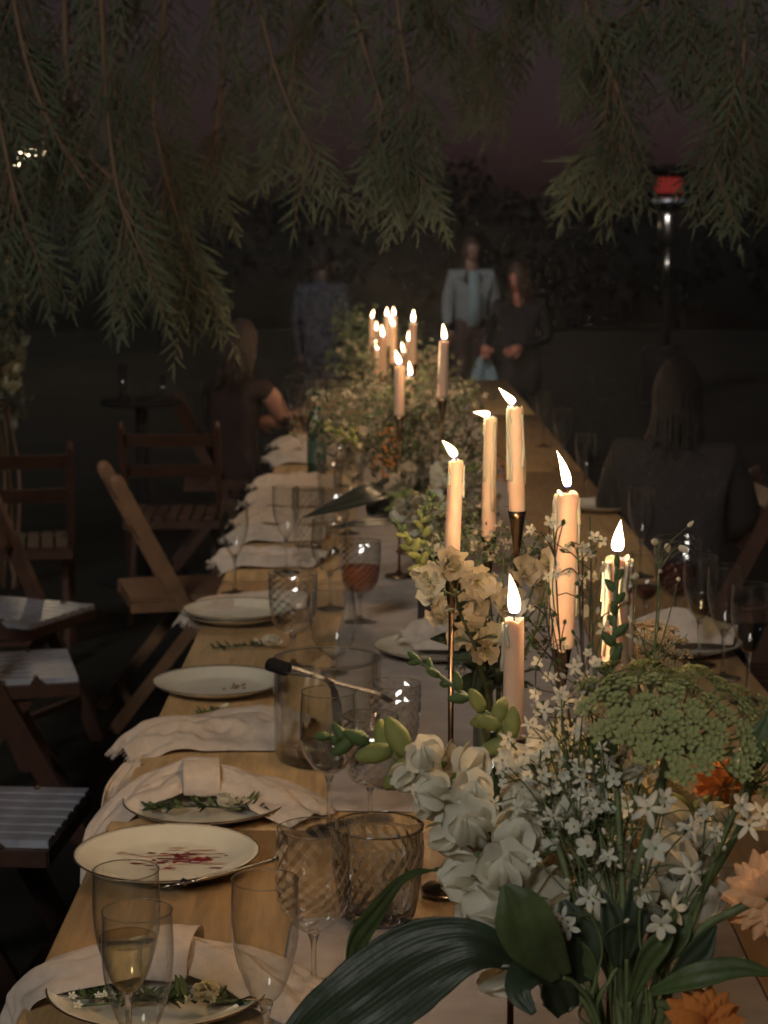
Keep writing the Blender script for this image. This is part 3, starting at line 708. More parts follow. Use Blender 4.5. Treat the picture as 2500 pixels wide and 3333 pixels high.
for s, lb in ((-1, 0), (1, 1)):
    pts = cat([t0 + tn * .004 * s, t0 + td * .2 + tn * s * .016, t0 + td * .6 + tn * s * .018 + Vector((0, 0, .004 * s)), t1 + tn * s * .012 + Vector((-.05 * lb, 0, -.055 * lb)), t1 + td.normalized() * .03 + tn * s * .004 + Vector((-.05 * lb, 0, -.085 * lb - .004))], 5)
    m = MB()
    for a, b in zip(pts[:-1], pts[1:]): m.beam(a, b + (b - a) * .05, .016, .0022, (0, 0, 1))
    part('arm', m, steel, tg, -t1, smooth=False)
part('hinge', MB().beam(t0 - td.normalized() * .012, t0 + td.normalized() * .030, .026, .020), black_metal, tg, -t1, smooth=False, mods=[bev(.006, 2)])
# green bottle
bt = on(1032, 1545); t = thing('bottle', (bt.x, bt.y, TZ + .003), 'dark green wine bottle left of the flowers', 'bottle')
part('body', MB().lathe([(0, 0), (.036, 0), (.038, .005), (.038, .19), (.034, .215), (.018, .245), (.0145, .26), (.0145, .305), (.0160, .306), (.0160, .318), (.0135, .319), (0, .319)], 28), bottle_g, t)
part('label', MB().lathe([(.0385, .045), (.0386, .13)], 28), label_m, t)
part('foil', MB().lathe([(.0152, .262), (.0152, .303)], 20), gilt, t)

# ================================================================== napkins
def cloth(label, rows, grp='napkins at the settings', mat=linen, nv=22, ends=(1, 0), seed=1, amp=.006, k=5.0, extra=None, base=None):
    """rows: (x, y, z, half width, crown height, twist) from one end to the other; cross-section runs along y"""
    r = random.Random(seed); O = Vector(base or rows[len(rows) // 2][:3]); ph = r.random() * 6
    P = [Vector(q[:3]) for q in rows]; Q = cat(P, 7); pr = cat([Vector(q[3:6]) for q in rows], 7)
    vs = []; fs = []; nr = len(Q)
    for i, (p, q) in enumerate(zip(Q, pr)):
        d = (Q[min(i + 1, nr - 1)] - Q[max(i - 1, 0)]).normalized()
        s_ = Vector((-d.y * .8, math.copysign(max(.4, abs(d.x)), 1), 0)).normalized(); up = d.cross(s_); up = up if up.z > 0 or abs(up.z) < .3 else -up
        if abs(d.z) > .5: up = Vector((-1, 0, .25)).normalized()
        for j in range(nv + 1):
            u = j / nv * 2 - 1
            h = q.y * (1 - u * u) ** .8 + amp * (1 - abs(u) ** 3) * (math.sin(k * u + ph + i * .10) * .6 + noise.noise((u * 2.4, i * .13, seed)) * .8 + .35 + .9 * max(0, math.sin(k * .8 * u + ph * 2 + i * .22)) ** 3 + .85 * (.5 - abs(noise.noise((u * 4, i * .24, seed + 9))) * 2.6) + .3 * noise.noise((u * 9, i * .7, seed + 3)))
            vs.append(p + s_ * (u * q.x) + up * max(.0005, h) + Vector((0, 0, 0)) - O)
    for i in range(nr - 1):
        for j in range(nv):
            a = i * (nv + 1) + j; fs.append((a, a + 1, a + nv + 2, a + nv + 1))
    t = thing('napkin', O, label, 'napkin', grp)
    part('cloth', MB().add(vs, fs), mat, t, mods=[solid(.0018), subd(1)])
    for e in (0, 1):
        if not ends[e]: continue
        m = MB(); i = 0 if e == 0 else nr - 1; dd = (Q[0] - Q[2]) if e == 0 else (Q[-1] - Q[-3]); dd.normalize()
        for j in range(nv * 3):
            f = j / 3; a = Vector(vs[i * (nv + 1) + int(f)]).lerp(Vector(vs[i * (nv + 1) + min(int(f) + 1, nv)]), f - int(f))
            tp = a + dd * r.uniform(.006, .012) + Vector((0, 0, -r.uniform(.001, .006))) + Vector((0, r.uniform(-.003, .003), 0)); m.tube([a, a.lerp(tp, .5) + Vector((0, 0, .001)), tp], [.0010, .0004], 4, False)
        fo = part('fringe', m, mat, t); fo['kind'] = 'stuff'
    if extra: extra(t, O)
    return t
E_ = LX
def band(cx, cy_, cz, wd, hy, tilt):
    def f(t, O):
        m = MB(); vs = []; fs = []; nn = 14
        for i in range(nn + 1):
            a = lerp(-.08 * PI, 1.06 * PI, i / nn); y = -math.cos(a) * hy; z = math.sin(a) ** .7 * .042 if math.sin(a) > 0 else -.004
            for j in range(5):
                u = j / 4 - .5; vs.append(Vector((cx + u * wd + tilt * y, cy_ + y, cz + z + .002 * math.sin(j * 2 + i * .5))) - O)
        for i in range(nn):
            for j in range(4): a = i * 5 + j; fs.append((a, a + 1, a + 6, a + 5))
        part('knot_band', MB().add(vs, fs), linen, t, mods=[solid(.003), subd(1)])
    return f
Z0 = TZ + .003; ZP = TZ + .026
y1 = pA.y + .035; xa = pA.x
cloth('napkin knotted over the nearest plate, its tail over the table edge behind the flutes',
      [(E_ - .014, y1 - .03, Z0 - .085, .030, .004, 0), (E_ - .012, y1 - .02, Z0 - .03, .040, .006, 0), (E_ + .015, y1 - .01, Z0 + .010, .055, .012, 0), (xa - .06, y1, ZP + .006, .058, .022, 0), (xa + .005, y1 + .01, ZP + .01, .036, .028, 0),
       (xa + .05, y1 + .01, ZP + .006, .050, .022, 0), (xa + .11, y1 - .01, ZP, .062, .014, 0), (xa + .165, y1 - .05, Z0 + .008, .06, .008, 0), (xa + .20, y1 - .09, Z0 + .002, .05, .005, 0)], extra=band(xa + .012, y1 + .012, ZP + .006, .058, .052, .12), seed=2)
y3 = pC.y + .045; xc = pC.x
cloth('napkin knotted over the plate with the flower sprig, hanging down at the left',
      [(E_ - .018, y3 - .16, Z0 - .09, .022, .004, 0), (E_ - .015, y3 - .10, Z0 - .03, .030, .006, 0), (E_ + .025, y3 - .045, Z0 + .012, .045, .014, 0), (xc - .07, y3 - .01, ZP + .004, .058, .022, 0), (xc - .015, y3, ZP + .008, .034, .030, 0),
       (xc + .035, y3 - .005, ZP + .006, .048, .024, 0), (xc + .085, y3 - .02, ZP, .068, .016, 0), (xc + .135, y3 - .06, Z0 + .014, .07, .010, 0), (xc + .175, y3 - .11, Z0 + .002, .05, .006, 0)], extra=band(xc - .012, y3 + .006, ZP + .006, .062, .056, -.10), seed=5)
q4 = on(640, 2405)
cloth('crumpled napkin with a frayed end between the crumb plate and the knotted napkin',
      [(E_ - .030, q4.y - .10, Z0 - .016, .05, .012, 0), (E_ + .02, q4.y - .05, Z0 + .006, .075, .016, 0), (-.36, q4.y - .01, Z0 + .002, .105, .022, 0), (-.28, q4.y + .02, Z0 + .001, .12, .026, 0), (-.20, q4.y + .02, Z0 + .001, .12, .028, 0), (-.14, q4.y + .01, Z0, .11, .014, 0)], amp=.014, k=7, seed=8)
hy = on(330, 2560).y
cloth('pale cloth tail hanging off the table edge below the crumpled napkin',
      [(E_ - .004, hy + .12, Z0 + .004, .02, .002, 0), (E_ - .022, hy + .08, Z0 - .03, .030, .006, 0), (E_ - .028, hy + .05, Z0 - .09, .034, .006, 0), (E_ - .028, hy + .03, Z0 - .15, .03, .006, 0)], ends=(0, 1), seed=9)
q5 = on(735, 1975)
cloth('frayed napkin folded flat behind the two stacked plates',
      [(E_ - .035, q5.y - .16, Z0 - .020, .05, .006, 0), (E_ + .01, q5.y - .08, Z0 + .006, .07, .014, 0), (-.36, q5.y, Z0 + .002, .09, .016, 0), (-.27, q5.y + .03, Z0 + .001, .085, .014, 0), (-.19, q5.y + .03, Z0 + .001, .08, .012, 0)], amp=.010, k=8, seed=11)
for i, (px, py, lb, hw) in enumerate(((850, 1835, 'pleated napkin just behind the lone tall flute', .10), (880, 1755, 'napkin rolled at the table edge beyond the pleated one', .09), (900, 1700, 'folded napkin left of the straight tumbler', .08), (905, 1640, 'napkin lying under the tips of the dark pointed leaves', .10),
                                    (880, 1585, 'napkin curling over the table edge, level with the goblets', .09), (915, 1500, 'napkin with a frayed corner left of the green bottle', .16), (950, 1455, 'farthest napkin, beside the cluster of flutes', .16))):
    q = on(px, py); wob = rnd.uniform(-.04, .04)
    cloth(lb, [(E_ - .035, q.y - .08 + wob, Z0 - .012, hw * .6, .010, 0), (E_ + .015, q.y - .03, Z0 + .008, hw * .8, .020, 0), (-.34, q.y, Z0 + .002, hw, .026, 0), (-.25, q.y + .02, Z0 + .001, hw, .024, 0), (-.17, q.y + .02 - wob, Z0 + .001, hw * .9, .014, 0)], amp=.016, k=8, seed=20 + i, nv=12)
cloth('white napkin crumpled on the plate beside the thin brass rod', [(pF.x - .07, pF.y - .02, ZP + .004, .05, .010, 0), (pF.x - .02, pF.y + .01, ZP + .004, .08, .035, 0), (pF.x + .05, pF.y + .02, ZP + .006, .09, .04, 0), (pF.x + .11, pF.y, ZP + .008, .06, .02, 0)], amp=.014, k=6, seed=31, ends=(0, 0))
cloth('napkin bunched on the plate by the three flutes', [(pG.x - .10, pG.y + .02, ZP + .004, .06, .02, 0), (pG.x - .02, pG.y + .02, ZP + .006, .08, .05, 0), (pG.x + .06, pG.y + .01, ZP + .004, .07, .03, 0), (pG.x + .12, pG.y - .01, ZP, .05, .01, 0)], amp=.014, k=6, seed=33, ends=(0, 0))

# ================================================================== candles
def flame_mesh(L_, seed=0):
    r = random.Random(seed * 13 + 5); wd = r.uniform(.85, 1.2); bx, by = r.uniform(-.22, .22), r.uniform(-.2, .2); pk = r.uniform(.52, .74); tp = r.uniform(.2, .4)
    m = MB().lathe([(0, 0)] + [(.0062 * wd * (L_ / .03) ** .5 * math.sin(PI * (t ** pk)) ** .8 * (1 - tp * t), L_ * t) for t in (.05, .14, .26, .42, .60, .78, .92)] + [(0, L_)], 8)
    m.v = [(x + bx * L_ * (z / L_) ** 2.2, y + by * L_ * (z / L_) ** 2.2, z) for x, y, z in m.v]
    return m.mesh('flame', flame_m)
def candlestick(p, ztop, label, grp='thin brass candlesticks', stem=True):
    t = thing('candlestick', (p[0], p[1], TZ + .006), label, 'candlestick', grp); h = ztop - TZ - .006
    part('base', MB().lathe([(0, 0), (.040, 0), (.041, .003), (.036, .006), (.012, .010), (.005, .018), (0, .02)], 28), brass, t)
    part('stem', MB().tube([(0, 0, .012), (0, 0, h - .055)], .0040, 10), brass, t)
    part('cup', MB().lathe([(0, h - .07), (.0045, h - .069), (.006, h - .055), (.0118, h - .012), (.0142, h), (.0128, h), (.0105, h - .012), (0, h - .014)], 24), brass, t)
    return t
def candle(p, z0, z1, rad, label, lean=(0, 0), fl=.03, fdir=(0, 0, 1), drips=0, seed=1, grp='lit taper candles'):
    r = random.Random(seed); h = z1 - z0; t = thing('candle', (p[0], p[1], z0), label, 'candle', grp, (R(lean[1]), R(lean[0]), 0))
    def wob(rr, z, a, i):
        k = z / h; q = rr * (1 + (.05 * drips * .5 + .012) * noise.noise((math.cos(a) * 1.5, math.sin(a) * 1.5, z * 40 + seed)))
        if i >= 9: z += .0035 * (1 + .8 * drips * .4) * noise.noise((math.cos(a) * 1.7, math.sin(a) * 1.7, seed * 3.1)) if i < 12 else 0
        return (q, z)
    pf = [(0, -.004), (rad * .98, -.004)] + [(rad * lerp(1.04, .96, k / 7), h * k / 7 * .97 + .0005) for k in range(7)] + [(rad * .96, h * .985), (rad * .95, h), (rad * .80, h + .001), (rad * .55, h - .004), (0, h - .005)]
    part('body', MB().lathe(pf, 24, wob=wob), wax, t, mods=[subd(1)])
    for k in range(int(drips * 4)):
        a = r.uniform(0, 6.28) if k % 3 else r.choice((PI * 1.0, PI * 1.1, PI * 1.25)); zl = h * r.uniform(.15, .9); pts = []
        zt = h * r.uniform(.93, 1.0)
        for q in range(7):
            z = lerp(zt, zl, q / 6); aa = a + .12 * math.sin(q + k); pts.append((math.cos(aa) * rad * 1.02, math.sin(aa) * rad * 1.02, z))
        rr = rad * r.uniform(.14, .30); part('wax_drip', MB().tube(pts, [rr * .6, rr * .7, rr * .6, rr * .75, rr * .7, rr * 1.0, rr * 1.1], 7), wax, t)
    fd = Vector(fdir).normalized()
    part('wick', MB().tube([(0, 0, h - .006), (0, 0, h + .003), Vector((0, 0, h + .004)) + fd * .005], .0009, 5), wick_m, t)
    m = fd.to_track_quat('Z', 'Y').to_matrix().to_4x4(); m.translation = Vector((0, 0, h + .0045)) + fd * .0005
    link('flame', flame_mesh(fl, seed), t, mtx=m)
    return t
# px, flame base py, candle bottom py, distance, radius, label words
cs = [
 (1670, 2015, 2400, 2.06, .0115, 'short white candle standing just behind the yellow snapdragon', (0, 0), .045, (.02, 0, 1), 1.0),
 (1828, 1602, 2100, 2.42, .0156, 'thick tall candle with the longest upright flame', (1.5, 0), .050, (-.14, 0, 1), 2.6),
 (2003, 1812, 2190, 2.08, .0150, 'heavily dripping candle behind the dark green bud stalk', (0, 0), .036, (0, 0, 1), 3.0),
 (1470, 1500, 1830, 2.60, .0108, 'slim leaning candle, leftmost of the near ones', (2.2, 0), .030, (-.62, 0, 1), .8),
 (1590, 1360, 1744, 3.05, .0112, 'candle whose flame is blown flat to the left', (.6, 0), .028, (-2.6, 0, .55), 1.0),
 (1683, 1325, 1662, 2.85, .0122, 'candle with wax running down its left side, beside the flattened flame', (-1.6, 0), .034, (-1.0, 0, 1), 2.6),
]
for i, (px, pt_, pb, Y, rad, lb, lean, fl, fd, dr) in enumerate(cs):
    top = at(px, pt_, Y); bot = at(px, pb, Y)
    candlestick((bot.x, Y), bot.z, 'thin brass candlestick under the ' + lb.split(',')[0])
    candle((bot.x, Y), bot.z, top.z, rad, lb, lean, fl, fd, dr, 3 + i)
farc = [(575, 530, 9.6), (668, 520, 9.0), (706, 515, 9.2), (703, 580, 6.9), (818, 558, 6.2), (600, 605, 8.8), (640, 645, 6.6), (605, 722, 8.0), (793, 670, 7.8), (757, 738, 7.4), (738, 815, 5.1), (800, 880, 5.5), (997, 665, 5.0)]
fw = ['leftmost small candle of the far cluster', 'left one of two flames side by side at the top of the far cluster', 'right one of two flames side by side at the top of the far cluster', 'straight candle below the twin flames of the far cluster',
      'tall candle at the upper right of the far cluster', 'small candle tucked behind the left row of the far cluster', 'bright slim candle left of centre in the far cluster', 'lowest small candle at the left of the far cluster', 'short candle in the gap right of the far cluster centre',
      'small flame just above the stout near candle of the far cluster', 'stout candle rising from the flowers in front of the far cluster', 'short low candle right of the stout one in the far flowers', 'tall candle standing apart to the right of the far cluster']
for i, ((cx_, cy_, Y), lb) in enumerate(zip(farc, fw)):
    px, py = 900 + cx_ / 1.8433, 750 + cy_ / 1.8433; top = at(px, py, Y); ln = .13 if i != 12 else .145
    candlestick((top.x, Y), top.z - ln, 'brass candlestick holding the ' + lb.replace(' of the far cluster', ''), 'thin brass candlesticks')
    candle((top.x, Y), top.z - ln, top.z, .0132, lb, (rnd.uniform(-1.5, 1.5), 0), .040, (rnd.uniform(-.35, .1), 0, 1), .4, 30 + i)
# ================================================================== flowers
def snap_blossom(seed, mat):
    r = random.Random(seed); m = MB()
    m.lathe([(.10, 0), (.16, .12), (.17, .3), (.20, .48)], 10)
    m.v = [(z, x, y) for (x, y, z) in m.v]
    for k, a in enumerate((60, 120)):                      # upper lobes stand up and roll back
        mt = Matrix.Rotation(R(a - 90), 4, 'X') @ Matrix.Translation((.36, 0, .10)) @ Matrix.Rotation(R(-48 + r.uniform(-8, 8)), 4, 'Y')
        m.petal(mt, .64, .40, -.38, .035, 8, 5, 1.05, .16, seed * 7 + k, base=.55)
    for k, a in enumerate((-38, 0, 38)):                   # frilled lower lip
        mt = Matrix.Rotation(R(180 + a), 4, 'X') @ Matrix.Translation((.38, 0, .09)) @ Matrix.Rotation(R(-28 + r.uniform(-8, 8)), 4, 'Y')
        m.petal(mt, .58, .37, -.55, .04, 8, 5, 1.05, .18, seed * 5 + k, base=.55)
    mt = Matrix.Translation((.40, 0, -.02)); m.ball((.42, 0, -.03), .17, (1, 1.15, .75), 10, 6)
    me = m.mesh('blossom', mat); return me
SB = [snap_blossom(s, petal_white) for s in (1, 2, 3, 4)]; SBc = [snap_blossom(s, petal_cream) for s in (5, 6)]
def bud_mesh(mat, fat=.42):
    m = MB(); m.lathe([(.06, 0), (.16 * fat / .42, .06), (fat * .5, .3), (fat * .52, .52), (fat * .36, .8), (fat * .14, .97), (0, 1.0)], 9)
    m.v = [(z, x, y) for (x, y, z) in m.v]; return m.mesh('bud', mat)
BUDG = bud_mesh(bud_green, .5); BUDL = bud_mesh(bud_lime, .52); BUDW = bud_mesh(petal_white, .5)
def calyx_mesh():
    m = MB()
    for k in range(5): m.petal(Matrix.Rotation(k * 2 * PI / 5, 4, 'X') @ Matrix.Translation((-.02, 0, .06)) @ Matrix.Rotation(R(-25), 4, 'Y'), .34, .10, .1, 0, 3, 1)
    return m.mesh('calyx', bud_green, True)
CAL = calyx_mesh()
def star5(mat, notch=.10, W=.155, cup=.15, n_=5):
    m = MB()
    for k in range(n_): m.petal(Matrix.Rotation(k * 2 * PI / n_, 4, 'X') @ Matrix.Rotation(R(-62), 4, 'Y') @ Matrix.Translation((.03, 0, 0)), .55, W, cup, .02, 6, 2, 1.25, .12, k, notch=notch, base=.2)
    m.ball((.05, 0, 0), .07, (1, 1, 1), 6, 4, mi=1)
    return m.mesh('blossom', [mat, bud_lime])
STARS = [star5(petal_white), star5(petal_white, .05, .135, .35), star5(petal_white, .14, .175, -.1), star5(petal_white, .08, .12, .8)]; STAR = STARS[0]; STARC = star5(petal_cream)
def alstro(seed, mat):
    m = MB(); r = random.Random(seed)
    for k in range(6):
        inn = k % 2; mt = Matrix.Rotation(k * PI / 3 + r.uniform(-.1, .1), 4, 'X') @ Matrix.Rotation(R(-28 if inn else -46), 4, 'Y') @ Matrix.Translation((.06, 0, 0))
        m.petal(mt, .80, .20 if inn else .34, -.22, .03, 8, 3, 1.5, .10, seed * 9 + k, base=.16)
    for k in range(5): m.tube([(.1, 0, 0), (.45, .05 * math.cos(k * 1.3), .05 * math.sin(k * 1.3)), (.62, .11 * math.cos(k * 1.3), .11 * math.sin(k * 1.3) - .05)], .012, 4, mi=1)
    return m.mesh('blossom', [mat, bud_lime])
AL = [alstro(1, petal_cream), alstro(2, petal_cream), alstro(3, petal_white)]
def leaf_mesh(mat, L_=1.0, W=.16, cup=.15, seed=0, side=.35, shape=.85):
    return MB().petal(Matrix.Identity(4), L_, W, cup, .015, 10, 2, shape, side, seed, base=.1).mesh('leaf', mat)
LF = leaf_mesh(leaf_mid); LFD = leaf_mesh(leaf_dark, 1, .15, -.2, 3)
def along(P, t):
    f = t * (len(P) - 1); i = min(int(f), len(P) - 2); return P[i].lerp(P[i + 1], f - i), (P[i + 1] - P[i]).normalized()
def stemmed(name, label, catg, grp, pts, r0, r1, mat=stem_green, n_=8):
    P = cat(pts, n_); t = thing(name, P[0], label, catg, grp); O = P[0]
    part('stem', MB().tube([p - O for p in P], [r0, r1], 8), mat, t); return t, [p - O for p in P]
def inwater(V, k, z=.10):
    """foot of a stem inside vase V, and the point where it passes the rim"""
    a = k * 2.4; rb = V[3] * .5; rt = V[3] * .75
    return [Vector((V[0] + rb * math.cos(a + 2.6), V[1] + rb * math.sin(a + 2.6), TZ + .03)), Vector((V[0] + rt * math.cos(a), V[1] + rt * math.sin(a), V[2] - .005))]
VN = 0
def stems_in(V, toward=None):
    global VN; VN += 1
    q = inwater(V, VN)
    if toward is not None:
        d = Vector((toward.x - V[0], toward.y - V[1], 0)); d = d.normalized() * V[3] * .72 if d.length > .01 else Vector((0, 0, 0))
        q[1] = Vector((V[0] + d.x, V[1] + d.y, V[2] - .004)); q[0] = Vector((V[0] - d.x * .6, V[1] - d.y * .6, TZ + .03))
    return q
def snapdragon(label, V, pts, tb, tw, size, grp, seed=1, nb=12, nw=12, lime=.5, cream=False, facing=None, tg=.999, stemr=(.0042, .0022)):
    """tw..tb: open blooms, tb..tg: buds, getting greener towards the tip"""
    r = random.Random(seed); P0 = stems_in(V, pts[0]); t, P = stemmed('snapdragon', label, 'flower', grp, P0 + pts, stemr[0], stemr[1])
    ga = 2.399
    for k in range(nw):
        q = (k + .5) / nw; p, ax = along(P, lerp(tw, tb, q)); m = basis(ax, (0, -1, .3)); a = k * ga + r.uniform(-.3, .3)
        d = (m.to_3x3() @ Vector((r.uniform(.25, .5), math.cos(a), math.sin(a)))).normalized()
        if facing is not None: d = (d + Vector(facing) * .55).normalized()
        s = size * lerp(1.1, .72, q) * r.uniform(.9, 1.1); mm = basis(d, ax, p + d * .002, s)
        b = link('blossom', (SBc if cream else SB)[k % (2 if cream else 4)], t, mtx=mm); link('calyx', CAL, b)
    for k in range(nb):
        q = (k + .5) / nb; p, ax = along(P, lerp(tb, tg, q)); m = basis(ax, (0, -1, .3)); a = k * ga
        d = (m.to_3x3() @ Vector((.55 + q * .6, math.cos(a), math.sin(a)))).normalized(); s = size * lerp(.82, .34, q) * r.uniform(.9, 1.1)
        b = link('bud', BUDL if q < lime else BUDG, t, mtx=basis(d, ax, p, s))
        if q < .75: link('calyx', CAL, b, scale=.8)
    p, ax = along(P, 1.0); link('bud', BUDG, t, mtx=basis(ax, (0, -1, 0), p - ax * .004, size * .34))
    return t, P
def vase(name, p, label, prof_, mat, catg='vase', seg=36, extra=None):
    t = thing(name, (p[0], p[1], TZ + .006), label, catg, 'flower vases'); part('wall', MB().lathe(prof_, seg), mat, t); return t

# ---- bouquet one, nearest, at the lower right
rimc = on(2040, 3300, TZ + .205); V1 = (rimc.x, rimc.y, TZ + .205, .043)
v = vase('glass_vase', (V1[0], V1[1]), 'green-tinted glass vase cut off by the bottom edge under the nearest bouquet', [(0, .002), (.040, .002), (.044, .006), (.044, .198)], glass_vase)
part('rim', ring(.044, .198, .0016, 48), glass_cut, v); part('water', MB().lathe([(0, .008), (.041, .008), (.041, .13), (0, .13)], 32), liq_white, v); part('foot', MB().lathe([(0, 0), (.041, 0), (.043, .003), (0, .004)], 32), glass_vase, v)
G1 = 'stems of the nearest bouquet'
snapdragon('white snapdragon spike reaching farthest left, tipped with green buds', V1, [at(1720, 3080, 1.70), at(1640, 2880, 1.74), at(1545, 2680, 1.80), at(1420, 2510, 1.86), at(1240, 2430, 1.92), at(1060, 2395, 1.97)], .76, .25, .054, G1, 3, 12, 22, .5, facing=(-.2, -.5, .1))
snapdragon('smaller yellow-green snapdragon spike in front of the short candle', V1, [at(1860, 2900, 1.74), at(1770, 2620, 1.80), at(1680, 2430, 1.88), at(1560, 2300, 1.93), at(1350, 2140, 1.98)], .66, .40, .043, G1, 5, 14, 11, .55, facing=(-.1, -.4, .2))
snapdragon('upright dark green bud stalk in front of the dripping candle', V1, [at(2030, 3000, 1.72), at(2010, 2600, 1.76), at(1992, 2250, 1.80), at(2000, 2050, 1.82), at(2008, 1830, 1.84)], .55, .46, .036, G1, 8, 16, 2, -.1)
snapdragon('white snapdragon blooms hidden low behind the small white flowers', V1, [at(1930, 2950, 1.82), at(1890, 2750, 1.86), at(1870, 2600, 1.90), at(1890, 2420, 1.93)], .92, .40, .054, G1, 13, 4, 14, .9, facing=(0, -.5, .2))
snapdragon('white snapdragon blooms behind the green lace flower stem', V1, [at(2100, 2950, 1.84), at(2130, 2750, 1.90), at(2150, 2560, 1.95)], .95, .40, .056, G1, 15, 2, 12, .9, facing=(0, -.5, .2))
snapdragon('white stock blooms under the wide lace umbel at the right', V1, [at(2180, 2950, 1.80), at(2240, 2780, 1.84), at(2260, 2640, 1.88)], .95, .42, .052, G1, 16, 2, 10, .9, facing=(0, -.5, .2))
snapdragon('cream snapdragon glowing before the short candle stem', V1, [at(1860, 2950, 1.90), at(1780, 2760, 1.96), at(1740, 2600, 2.0), at(1720, 2480, 2.02)], .9, .40, .050, G1, 17, 4, 11, .9, True, facing=(0, -.5, .2))
# lace umbels
def umbel(label, V, pts, Rr, mat, n_, grp, tilt=(0, 0, 1), name='lace_flower', sz=.010, seed=1, stemr=(.0055, .004), dome=.25):
    r = random.Random(seed); t, P = stemmed(name, label, 'flower', grp, stems_in(V, pts[0]) + pts, stemr[0], stemr[1]); c = P[-1]; m0 = basis(tilt, (0, -1, 0)).to_3x3()
    fl_ = []
    for q in range(3):
        fm = MB(); rr = random.Random(seed * 9 + q)
        for k in range(15):
            a = k * 2.399; d = .5 * math.sqrt(k / 15); o_ = Vector((.42 - d * d * .8, d * math.cos(a), d * math.sin(a)))
            fm.tube([(0, 0, 0), o_], .018, 3, False)
            for s in range(4):
                b = s * PI / 2 + k; fm.petal(basis(Vector((.35, math.cos(b), math.sin(b))), (1, 0, 0), o_, 1), .19, .09, .2, 0, 2, 1)
        fl_.append(fm.mesh('floret_cluster', mat, True))
    for k in range(n_):
        a = k * 2.399; q = math.sqrt((k + .5) / n_); d = m0 @ Vector((.35 + dome * 1.6 * (1 - q * q), q * math.cos(a), q * math.sin(a))); e = d * Rr * r.uniform(.9, 1.08)
        ry = part('ray', MB().tube([(0, 0, 0), e * .55 + m0 @ Vector((-.004, 0, 0)), e], [.0012, .0007], 5, False), stem_green, t, c)
        ax = (d.normalized() + m0 @ Vector((.6, 0, 0))).normalized(); link('floret_cluster', fl_[k % 3], ry, mtx=basis(ax, (r.random(), 1, r.random()), e, Rr * (.27 if n_ == 54 else .32)))
    return t
umbel('wide green lace umbel at the right, seen from the side', V1, [at(2060, 2900, 1.72), at(2130, 2640, 1.73), at(2180, 2440, 1.74)], .092, lace_green, 54, G1, (.15, -.30, 1), seed=2, dome=.12)
umbel('small green lace umbel cut by the right edge', V1, [at(2260, 2950, 1.76), at(2400, 2700, 1.80), at(2440, 2560, 1.82)], .045, lace_green, 24, G1, (.4, -.3, 1), seed=3)
umbel('dry tan yarrow head in front of the red wine', V1, [at(2080, 2800, 1.86), at(2110, 2400, 2.08), at(2120, 2180, 2.14)], .044, yarrow_tan, 44, G1, (0, -.4, 1), 'yarrow', seed=4, dome=.5)
# dahlia and orange flowers
def dahlia(label, V, pts, Rr, mat, face, grp, rows=5, seed=1):
    r = random.Random(seed); t, P = stemmed('dahlia', label, 'flower', grp, stems_in(V, pts[0]) + pts, .005, .004); c = P[-1]; m0 = basis(face, (0, 0, 1))
    pm = [MB().petal(Matrix.Identity(4), 1, .22, .18, .02, 7, 2, 1.25, .35, s, base=.15).mesh('petal', mat) for s in (1, 2)]
    for q in range(rows):
        n_ = [15, 14, 12, 9, 6, 4][q]; ln = Rr * (1 - .15 * q)
        for k in range(n_):
            a = 2 * PI * (k + .5 * (q % 2)) / n_ + r.uniform(-.08, .08); el = lerp(-12, 70, q / max(1, rows - 1)) + r.uniform(-6, 6)
            mm = m0 @ Matrix.Rotation(a, 4, 'X') @ Matrix.Rotation(R(el - 90), 4, 'Y') 
            mm = Matrix.Translation(c) @ mm.to_3x3().to_4x4() @ Matrix.Scale(ln * r.uniform(.93, 1.05), 4); link('petal', pm[k % 2], t, mtx=mm)
    link('bud', BUDG, t, mtx=basis(-Vector(face), (0, 0, 1), c, Rr * .25)); return t
dahlia('big peach dahlia cut by the right edge', V1, [at(2260, 3050, 1.70), at(2400, 2960, 1.70), at(2500, 2925, 1.70)], .047, petal_peach, (-.25, -1, .25), G1, 6, 2)
dahlia('orange dahlia glowing behind the lace umbel', V1, [at(2180, 2900, 1.84), at(2300, 2680, 1.92), at(2360, 2560, 1.95)], .036, petal_orange, (-.2, -1, .5), G1, 5, 3)
dahlia('orange dahlia low at the bottom right corner', V1, [at(2140, 3270, 1.68), at(2220, 3290, 1.66), at(2300, 3330, 1.64)], .040, petal_orange, (.1, -.9, .5), G1, 5, 4)
